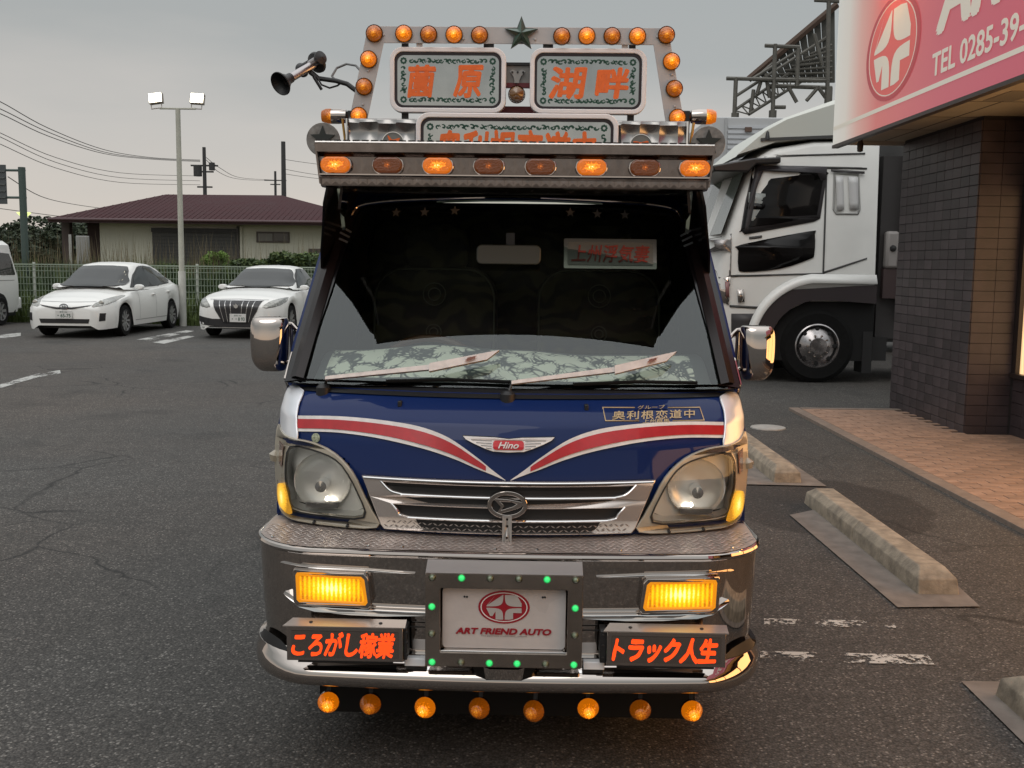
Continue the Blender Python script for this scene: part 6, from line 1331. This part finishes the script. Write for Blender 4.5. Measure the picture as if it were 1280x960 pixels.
def upole(lab, px, ptop, Y, arms, r=.16, cat='utility pole'):
    p = at(px, ptop, Y); t = thing('utility_pole', lab, cat, (p.x, Y, 0), 0, 'utility poles beyond the house')
    MB().tube([(0, 0, 0), (0, 0, p.z)], [r, r * .7], 10).build('pole', POLE, t)
    for dz, w in arms: MB().box(-w, w, -.06, .06, p.z - dz - .05, p.z - dz + .05).build('cross_arm', POLE, t)
    return t, p
t1, pA = upole('dark utility pole with transformer box, just right of the lamp post', 255, 184, 70, [(1.2, .9), (1.6, .6), (2.6, .5)])
MB().lathe([(.0001, 0), (.28, 0), (.28, .7), (.0001, .75)], 12, 'Z', (-.45, 0, pA.z - 1.9)).build('transformer', POLE, t1); MB().lathe([(.0001, 0), (.2, 0), (.2, .5), (.0001, .5)], 12, 'Z', (.5, 0, pA.z - 1.5)).build('transformer', POLE, t1)
t2_, pB = upole('plain dark utility pole without arms above the right end of the house roof', 354, 177, 70, [], .20)
t3, pC = upole('small distant utility pole with a short cross arm left of the plain pole', 344, 214, 105, [(.9, 1.1), (1.3, .5)], .16)
# overhead wires
WI = mat('wire_black', (.05, .05, .05), .6)
def wire(lab, pts, r=.02):
    P_ = [at(*p) for p in pts]; out = []
    pp2 = [(v.x, v.y, v.z) for v in P_]
    for i in range(len(pp2) - 1):
        for k in range(6):
            t = k / 6; g2 = lambda j: pp2[max(0, min(len(pp2) - 1, j))]; p0, p1, p2, p3 = g2(i - 1), g2(i), g2(i + 1), g2(i + 2)
            out.append(tuple(.5 * (2 * p1[a] + (p2[a] - p0[a]) * t + (2 * p0[a] - 5 * p1[a] + 4 * p2[a] - p3[a]) * t * t + (3 * p1[a] - p0[a] - 3 * p2[a] + p3[a]) * t ** 3) for a in range(3)))
    out.append(pp2[-1]); o = MB().tube(out, r, 4, False).build('power_line', WI); tag(o, lab, 'wire', 'overhead wires against the sky'); return o
wire('uppermost overhead wire sagging from the top left edge to the pole beside the lamp post', [(-40, 112, 40), (0, 127, 44), (60, 160, 50), (130, 187, 58), (190, 197, 64), (250, 200, 70)])
wire('second overhead wire from the top, just below the uppermost one at the left edge', [(-40, 122, 40), (0, 136, 44), (60, 165, 50), (130, 190, 58), (190, 198, 64), (250, 201, 70)])
wire('third overhead wire from the top at the left edge of the sky', [(-40, 130, 40), (0, 142, 44), (60, 170, 50), (130, 192, 58), (190, 199, 64), (250, 202, 70)])
wire('fourth overhead wire, highest of the three lower parallel ones at the left', [(-30, 152, 45), (0, 166, 47), (70, 197, 54), (150, 216, 62), (250, 220, 70)], .017)
wire('fifth overhead wire, middle of the three lower parallel ones at the left', [(-30, 158, 45), (0, 171, 47), (70, 203, 54), (150, 222, 62), (250, 226, 70)], .017)
wire('sixth overhead wire, lowest of the three lower parallel ones at the left', [(-30, 167, 45), (0, 180, 47), (70, 210, 54), (150, 228, 62), (250, 231, 70)], .017)
wire('overhead wire just above the left end of the house roof', [(-20, 258, 50), (40, 266, 55), (95, 273, 60), (130, 277, 64)], .02)
wire('faint wire crossing from the road sign post towards the house ridge', [(10, 221, 40), (50, 245, 48), (90, 255, 56), (140, 262, 64)], .018)
wire('upper wire from the transformer pole down to the small distant pole', [(258, 197, 70), (275, 210, 78), (300, 222, 90), (344, 225, 105)], .02)
wire('lower wire from the transformer pole down to the small distant pole', [(258, 200, 70), (275, 216, 78), (300, 224, 90), (344, 226, 105)], .02)
wire('wire running right from the plain pole towards the blue truck, topmost of three', [(354, 199, 70), (380, 203, 74), (420, 208, 80)], .018)
wire('wire running right from the plain pole towards the blue truck, middle of three', [(354, 211, 70), (380, 216, 74), (420, 222, 80)], .018)
wire('wire running right from the plain pole towards the blue truck, lowest of three', [(354, 217, 70), (380, 221, 74), (420, 226, 80)], .018)
# road sign post and small lit street lamp
p = at(27, 209, 30); RS = thing('road_sign', 'green-grey sign post at the left edge carrying a dark sign board', 'road sign', (p.x, 30, 0))
MB().tube([(0, 0, 0), (0, 0, p.z)], .10, 12).build('post', mat('sign_post', (.06, .09, .08), .5), RS)
for q in (213, 247): z = at(27, q, 30).z; MB().tube([(.1, 0, z), (-.75, 0, z)], .035, 8).build('arm', mat('sign_post', (.06, .09, .08), .5), RS)
z0 = at(0, 255, 30).z; z1 = at(0, 206, 30).z; MB().box(-1.9, -.44, -.05, -.01, z0, z1).build('sign_back', mat('sign_backplate', (.07, .08, .085), .5), RS); [MB().box(-1.85, -.46, -.075, -.05, z0 + (z1 - z0) * k / 6 - .02, z0 + (z1 - z0) * k / 6 + .02).build('sign_rib', mat('sign_rib', (.10, .11, .11), .5), RS) for k in (1, 2, 3, 4, 5)]
p = at(30, 272, 42); SL = thing('street_lamp', 'small lit street lamp with a yellow-green glow below the road sign', 'street lamp', (p.x, 42, 0)); MB().tube([(0, 0, 0), (0, 0, p.z)], .05, 8).build('pole', mat('lamp_pole', (.3, .32, .3), .5), SL)
MB().lathe([(.0001, .25), (.28, .2), (.10, 0), (.0001, -.02)], 12, 'Z', (0, 0, p.z)).build('lamp_head', mat('lime_glow', (.8, .9, .4), .4, emit=(.85, 1, .35), es=1.1), SL)
# ------------------------------------------------------------------ house with maroon roof
HY = 40
def hh(px, py, Y=HY): v = at(px, py, Y); return v
eL = -17.45; eR = -4.9; zE = 3.08; zR = 4.62
HS = thing('house', 'low cream house with a maroon hipped roof and a wide dark shutter behind the fence', 'house', (-11, HY, 0))
HX = -11
ROOF = mat('maroon_roof', (.055, .022, .025), .75, spec=.15, var=.08, vscale=1.5)
yf, yr = HY - .7, HY + 8.5; ym = HY + 4
rg = MB()
R0 = (eL - HX, yf - HY, zE); R1 = (eR - HX, yf - HY, zE); R2 = (eR - HX, yr - HY, zE); R3 = (eL - HX, yr - HY, zE)
gL = at(207, 243, ym); gR = at(352, 246, ym); A_ = (gL.x - HX, ym - HY, gL.z); B2 = (gR.x - HX, ym - HY, gL.z + .02)
rg.add([R0, R1, R2, R3, A_, B2], [(0, 1, 5, 4), (1, 2, 5), (2, 3, 4, 5), (3, 0, 4), (3, 2, 1, 0)]); roof_ = rg.build('roof', ROOF, HS, smooth=False)
b = MB()
for k in range(60):
    t = k / 59; x = R0[0] + (R1[0] - R0[0]) * t
    # standing seams climb the front slope until they meet the hips or the ridge
    if x < A_[0]: f = (x - R0[0]) / (A_[0] - R0[0])
    elif x > B2[0]: f = (R1[0] - x) / (R1[0] - B2[0])
    else: f = 1
    if f < .03: continue
    b.bar((x, R0[1], zE + .01), (x, R0[1] + (A_[1] - R0[1]) * f, zE + (A_[2] - zE) * f + .004), .02, .016)
b.build('roof_seams', ROOF, HS, smooth=False, kind='stuff')
MB().box(R0[0] - .02, R1[0] + .02, R0[1] - .03, R0[1] - .001, zE - .16, zE + .02).build('fascia', mat('fascia', (.06, .025, .03), .6), HS); MB().tube([(R0[0], R0[1] - .08, zE - .04), (R1[0], R1[1] - .08, zE - .04)], .06, 8).build('gutter', mat('gutter', (.07, .03, .035), .5), HS)
CW_ = mat('cream_wall', (.52, .51, .43), .85, var=.1, vscale=.8, bump=.2, bscale=20)
wl0 = hh(125, 300).x - HX; wr0 = -5.4 - HX
MB().box(wl0, wr0, 0, 7.5, 0, zE - .03).build('wall', CW_, HS, smooth=False)
MB().box(R0[0] + .9, wl0, .6, 7.5, 0, zE - .03).build('dark_entry', mat('entry_dark', (.05, .03, .03), .8), HS, smooth=False); MB().box(wl0 - 1.5, wl0 - 1.2, .1, .4, 0, zE - .03).build('porch_post', mat('entry_post', (.07, .05, .045), .7), HS, smooth=False)
def onwall(a, b_, c_, d, nm, m, proud=.03, par=HS): q0 = hh(a, b_); q1 = hh(c_, d); return MB().box(q0.x - HX, q1.x - HX, -proud, -.001, min(q0.z, q1.z), max(q0.z, q1.z)).build(nm, m, par, smooth=False)
sh_ = onwall(192, 345, 296, 288, 'shutter', mat('shutter_dark', (.045, .045, .045), .6), .04)
q0 = hh(192, 345); q1 = hh(296, 288)
for k in range(16):
    z = q1.z - .12 - .13 * k
    if z > .1: MB().box(q0.x - HX + .05, q1.x - HX - .05, -.055, -.041, z, z + .10).build('slat', mat('shutter_slat', (.05, .05, .05), .5), sh_, smooth=False)
onwall(190, 290, 298, 286, 'shutter_head', BLACK, .10)
w1 = onwall(321, 303, 362, 290, 'window_frame', mat('win_brown', (.06, .045, .04), .5), .05); onwall(323, 301, 341, 292, 'pane', mat('pane_pale', (.12, .12, .11), .2), .06, w1); onwall(343, 301, 360, 292, 'pane', mat('pane_dark', (.04, .04, .04), .15), .06, w1)
w2 = onwall(386, 322, 402, 311, 'window_frame', mat('win_brown', (.06, .045, .04), .5), .05); onwall(388, 320, 400, 313, 'pane', mat('pane_dark', (.04, .04, .04), .15), .06, w2)
for a in (298, 302): q = hh(a, 300); MB().tube([(q.x - HX, -.06, 0), (q.x - HX, -.06, zE - .2)], .05, 8).build('downpipe', mat('pipe_dark', (.05, .045, .045), .5) if a < 300 else CW_, HS)
# ------------------------------------------------------------------ meter boxes and low wall at the left end of the house
q0 = at(98, 322, 37); q1 = at(112, 295, 37); ub = MB().box(q0.x, q1.x, 36.8, 37, 0, q1.z).build('utility_box', mat('box_grey', (.28, .28, .27), .6), smooth=False, bevel=.03); tag(ub, 'grey metal utility box standing by the left end of the house', 'utility box')
q0 = at(88, 312, 36); q1 = at(90, 293, 36); gp_ = MB().tube([(q0.x, 36, 0), (q0.x, 36, q1.z)], .05, 8).build('marker_post', mat('post_grey', (.4, .4, .38), .6)); tag(gp_, 'thin pale post left of the grey utility box', 'post')
gwl = MB().box(-26, -16.6, 34, 34.15, 0, 1.35).build('low_wall', mat('low_wall_pale', (.33, .35, .34), .8, var=.1, vscale=2), smooth=False); tag(gwl, 'low pale wall behind the weeds at the far left', 'wall')

# ================================================================== PLANTS
def leafmat(name, c, var=.35): m = mat(name, c, .7, var=var, vscale=3); return m
def blades(name, lab, spots, n, h0_, h1_, m, wdt=.02, lean=.35, kind='stuff', seed=3):
    rnd = random.Random(seed); b = MB()
    for _ in range(n):
        x, y = spots(rnd); h = rnd.uniform(h0_, h1_); a = rnd.uniform(0, 2 * pi); dx, dy = cos(a) * h * lean * rnd.random(), sin(a) * h * lean * rnd.random(); w = wdt * rnd.uniform(.6, 1.4); c_, s_ = cos(a + 1.6) * w, sin(a + 1.6) * w
        b.add([(x - c_, y - s_, 0), (x + c_, y + s_, 0), (x + dx * .4 + c_ * .8, y + dy * .4 + s_ * .8, h * .6), (x + dx * .4 - c_ * .8, y + dy * .4 - s_ * .8, h * .6), (x + dx, y + dy, h)], [(0, 1, 2, 3), (3, 2, 4)])
    return b.build(name, m, smooth=False, kind=kind)
G1 = leafmat('grass_green', (.085, .12, .03)); G2 = leafmat('grass_dry', (.16, .13, .07)); G3 = leafmat('grass_dark', (.03, .055, .016))
sheet('verge', [(-30, 25.3), (14, 25.3), (14, 42), (-30, 42)], .012, mat('verge_soil', (.06, .07, .03), .9, var=.4, vscale=2))
blades('grass', '', lambda r: (r.uniform(-17, -1), r.uniform(25.25, 27)), 9000, .15, .9, G1, .016, .5, seed=1)
blades('grass', '', lambda r: (r.uniform(-21, -1), r.uniform(27, 32)), 9000, .7, 1.60, G3, .022, .4, seed=2)
blades('grass', '', lambda r: (r.uniform(-21, -1), r.uniform(28, 33)), 3600, 1.0, 1.75, G1, .018, .35, seed=4)
blades('dry_grass', '', lambda r: (r.choice([-15.5, -14, -12.5, -11.2, -9.2, -8.2, -6]) + r.gauss(0, .5), r.uniform(29, 33)), 1100, 1.5, 2.5, G2, .008, .25, seed=5)
blades('grass', '', lambda r: (r.uniform(-8.1, -6.6), r.uniform(24.7, 25.4)), 900, .08, .35, G1, .012, .6, seed=6)
def bush(name, lab, cat, c, R, n, m, ls=.06, seed=1, group=None, m2=None):
    rnd = random.Random(seed); t = thing(name, lab, cat, (c[0], c[1], 0), 0, group)
    lumps = [(Vector((rnd.uniform(-.75, .75) * R[0], rnd.uniform(-.6, .6) * R[1], c[2] + rnd.uniform(-.55, .55) * R[2])), rnd.uniform(.28, .5)) for _ in range(14)]
    for mm2, fr in ((m, 1.0), (m2, .45)) if m2 else ((m, 1),):
        b = MB()
        for _ in range(int(n * fr)):
            L_, k = rnd.choice(lumps); d = Vector((rnd.gauss(0, 1), rnd.gauss(0, 1), rnd.gauss(0, 1))).normalized() * rnd.uniform(.5, 1.05) ** .6
            p = L_ + Vector((d.x * R[0] * k, d.y * R[1] * k, d.z * R[2] * k)); u = Vector((rnd.gauss(0, 1), rnd.gauss(0, 1), rnd.gauss(0, 1))).normalized() * ls * rnd.uniform(.6, 1.4); v = u.orthogonal().normalized() * ls * .55
            b.add([p - u, p + v, p + u, p - v], [(0, 1, 2, 3)])
        b.build('foliage' if mm2 is m else 'leaf_clumps', mm2, t, smooth=False, kind='stuff')
    b = MB()
    for k in range(5): a = k * 1.25; b.tube([(0, 0, 0), (cos(a) * R[0] * .3, sin(a) * R[1] * .3, c[2] * .6), (cos(a) * R[0] * .5, sin(a) * R[1] * .5, c[2] + R[2] * .3)], [.05, .035, .01], 6)
    b.build('trunk', mat('bark', (.06, .045, .03), .9), t); return t
q = at(266, 325, 31); bush('shrub', 'small bright green shrub in front of the dark shutter of the house', 'shrub', (q.x, 31, q.z), (.38, .35, .30), 900, leafmat('lime_leaf', (.11, .19, .03)), .05, 11)
for i, (px, py, Y, rx, rz) in enumerate([(335, 336, 29, 1.1, .30), (372, 332, 29, .9, .38), (310, 337, 30, .8, .25), (180, 338, 30, 1.0, .25)]):
    q = at(px, py, Y); bush('shrub', ['dark green shrub behind the fence, directly above the white sedan', 'green shrub behind the fence next to the blue truck cab', 'low green shrub behind the fence, between lamp post and sedan roof', 'low green shrub behind the fence above the hatchback roof'][i], 'shrub', (q.x, Y, q.z), (rx, .6, rz), 2600, leafmat('shrub_leaf', (.04, .07, .018)), .06, 20 + i, 'shrubs behind the fence', G1)
for i, (px, py, Y, rx, rz) in enumerate([(62, 304, 60, 3.2, 1.5), (92, 300, 64, 2.6, 1.8), (38, 308, 56, 1.6, 1.0)]):
    q = at(px, py, Y); bush('tree', ['broad dark tree beyond the left end of the house, middle of three', 'dark tree touching the left end of the house roof', 'lowest dark tree just right of the lit street lamp'][i], 'tree', (q.x, Y, q.z), (rx, 2, rz), 4500, leafmat('far_leaf', (.022, .035, .016)), .14, 40 + i, 'distant trees at the far left', leafmat('far_leaf2', (.04, .055, .025)))
for i, (x, y, rx, rz, z) in enumerate([(-40, 75, 14, 1.5, 1.2), (-70, 90, 18, 2, 1.5)]):
    pass
hd2 = blades('far_hedge', '', lambda r: (r.uniform(-60, 40), r.uniform(80, 84)), 5000, .8, 2.3, G3, .3, .2, seed=9)
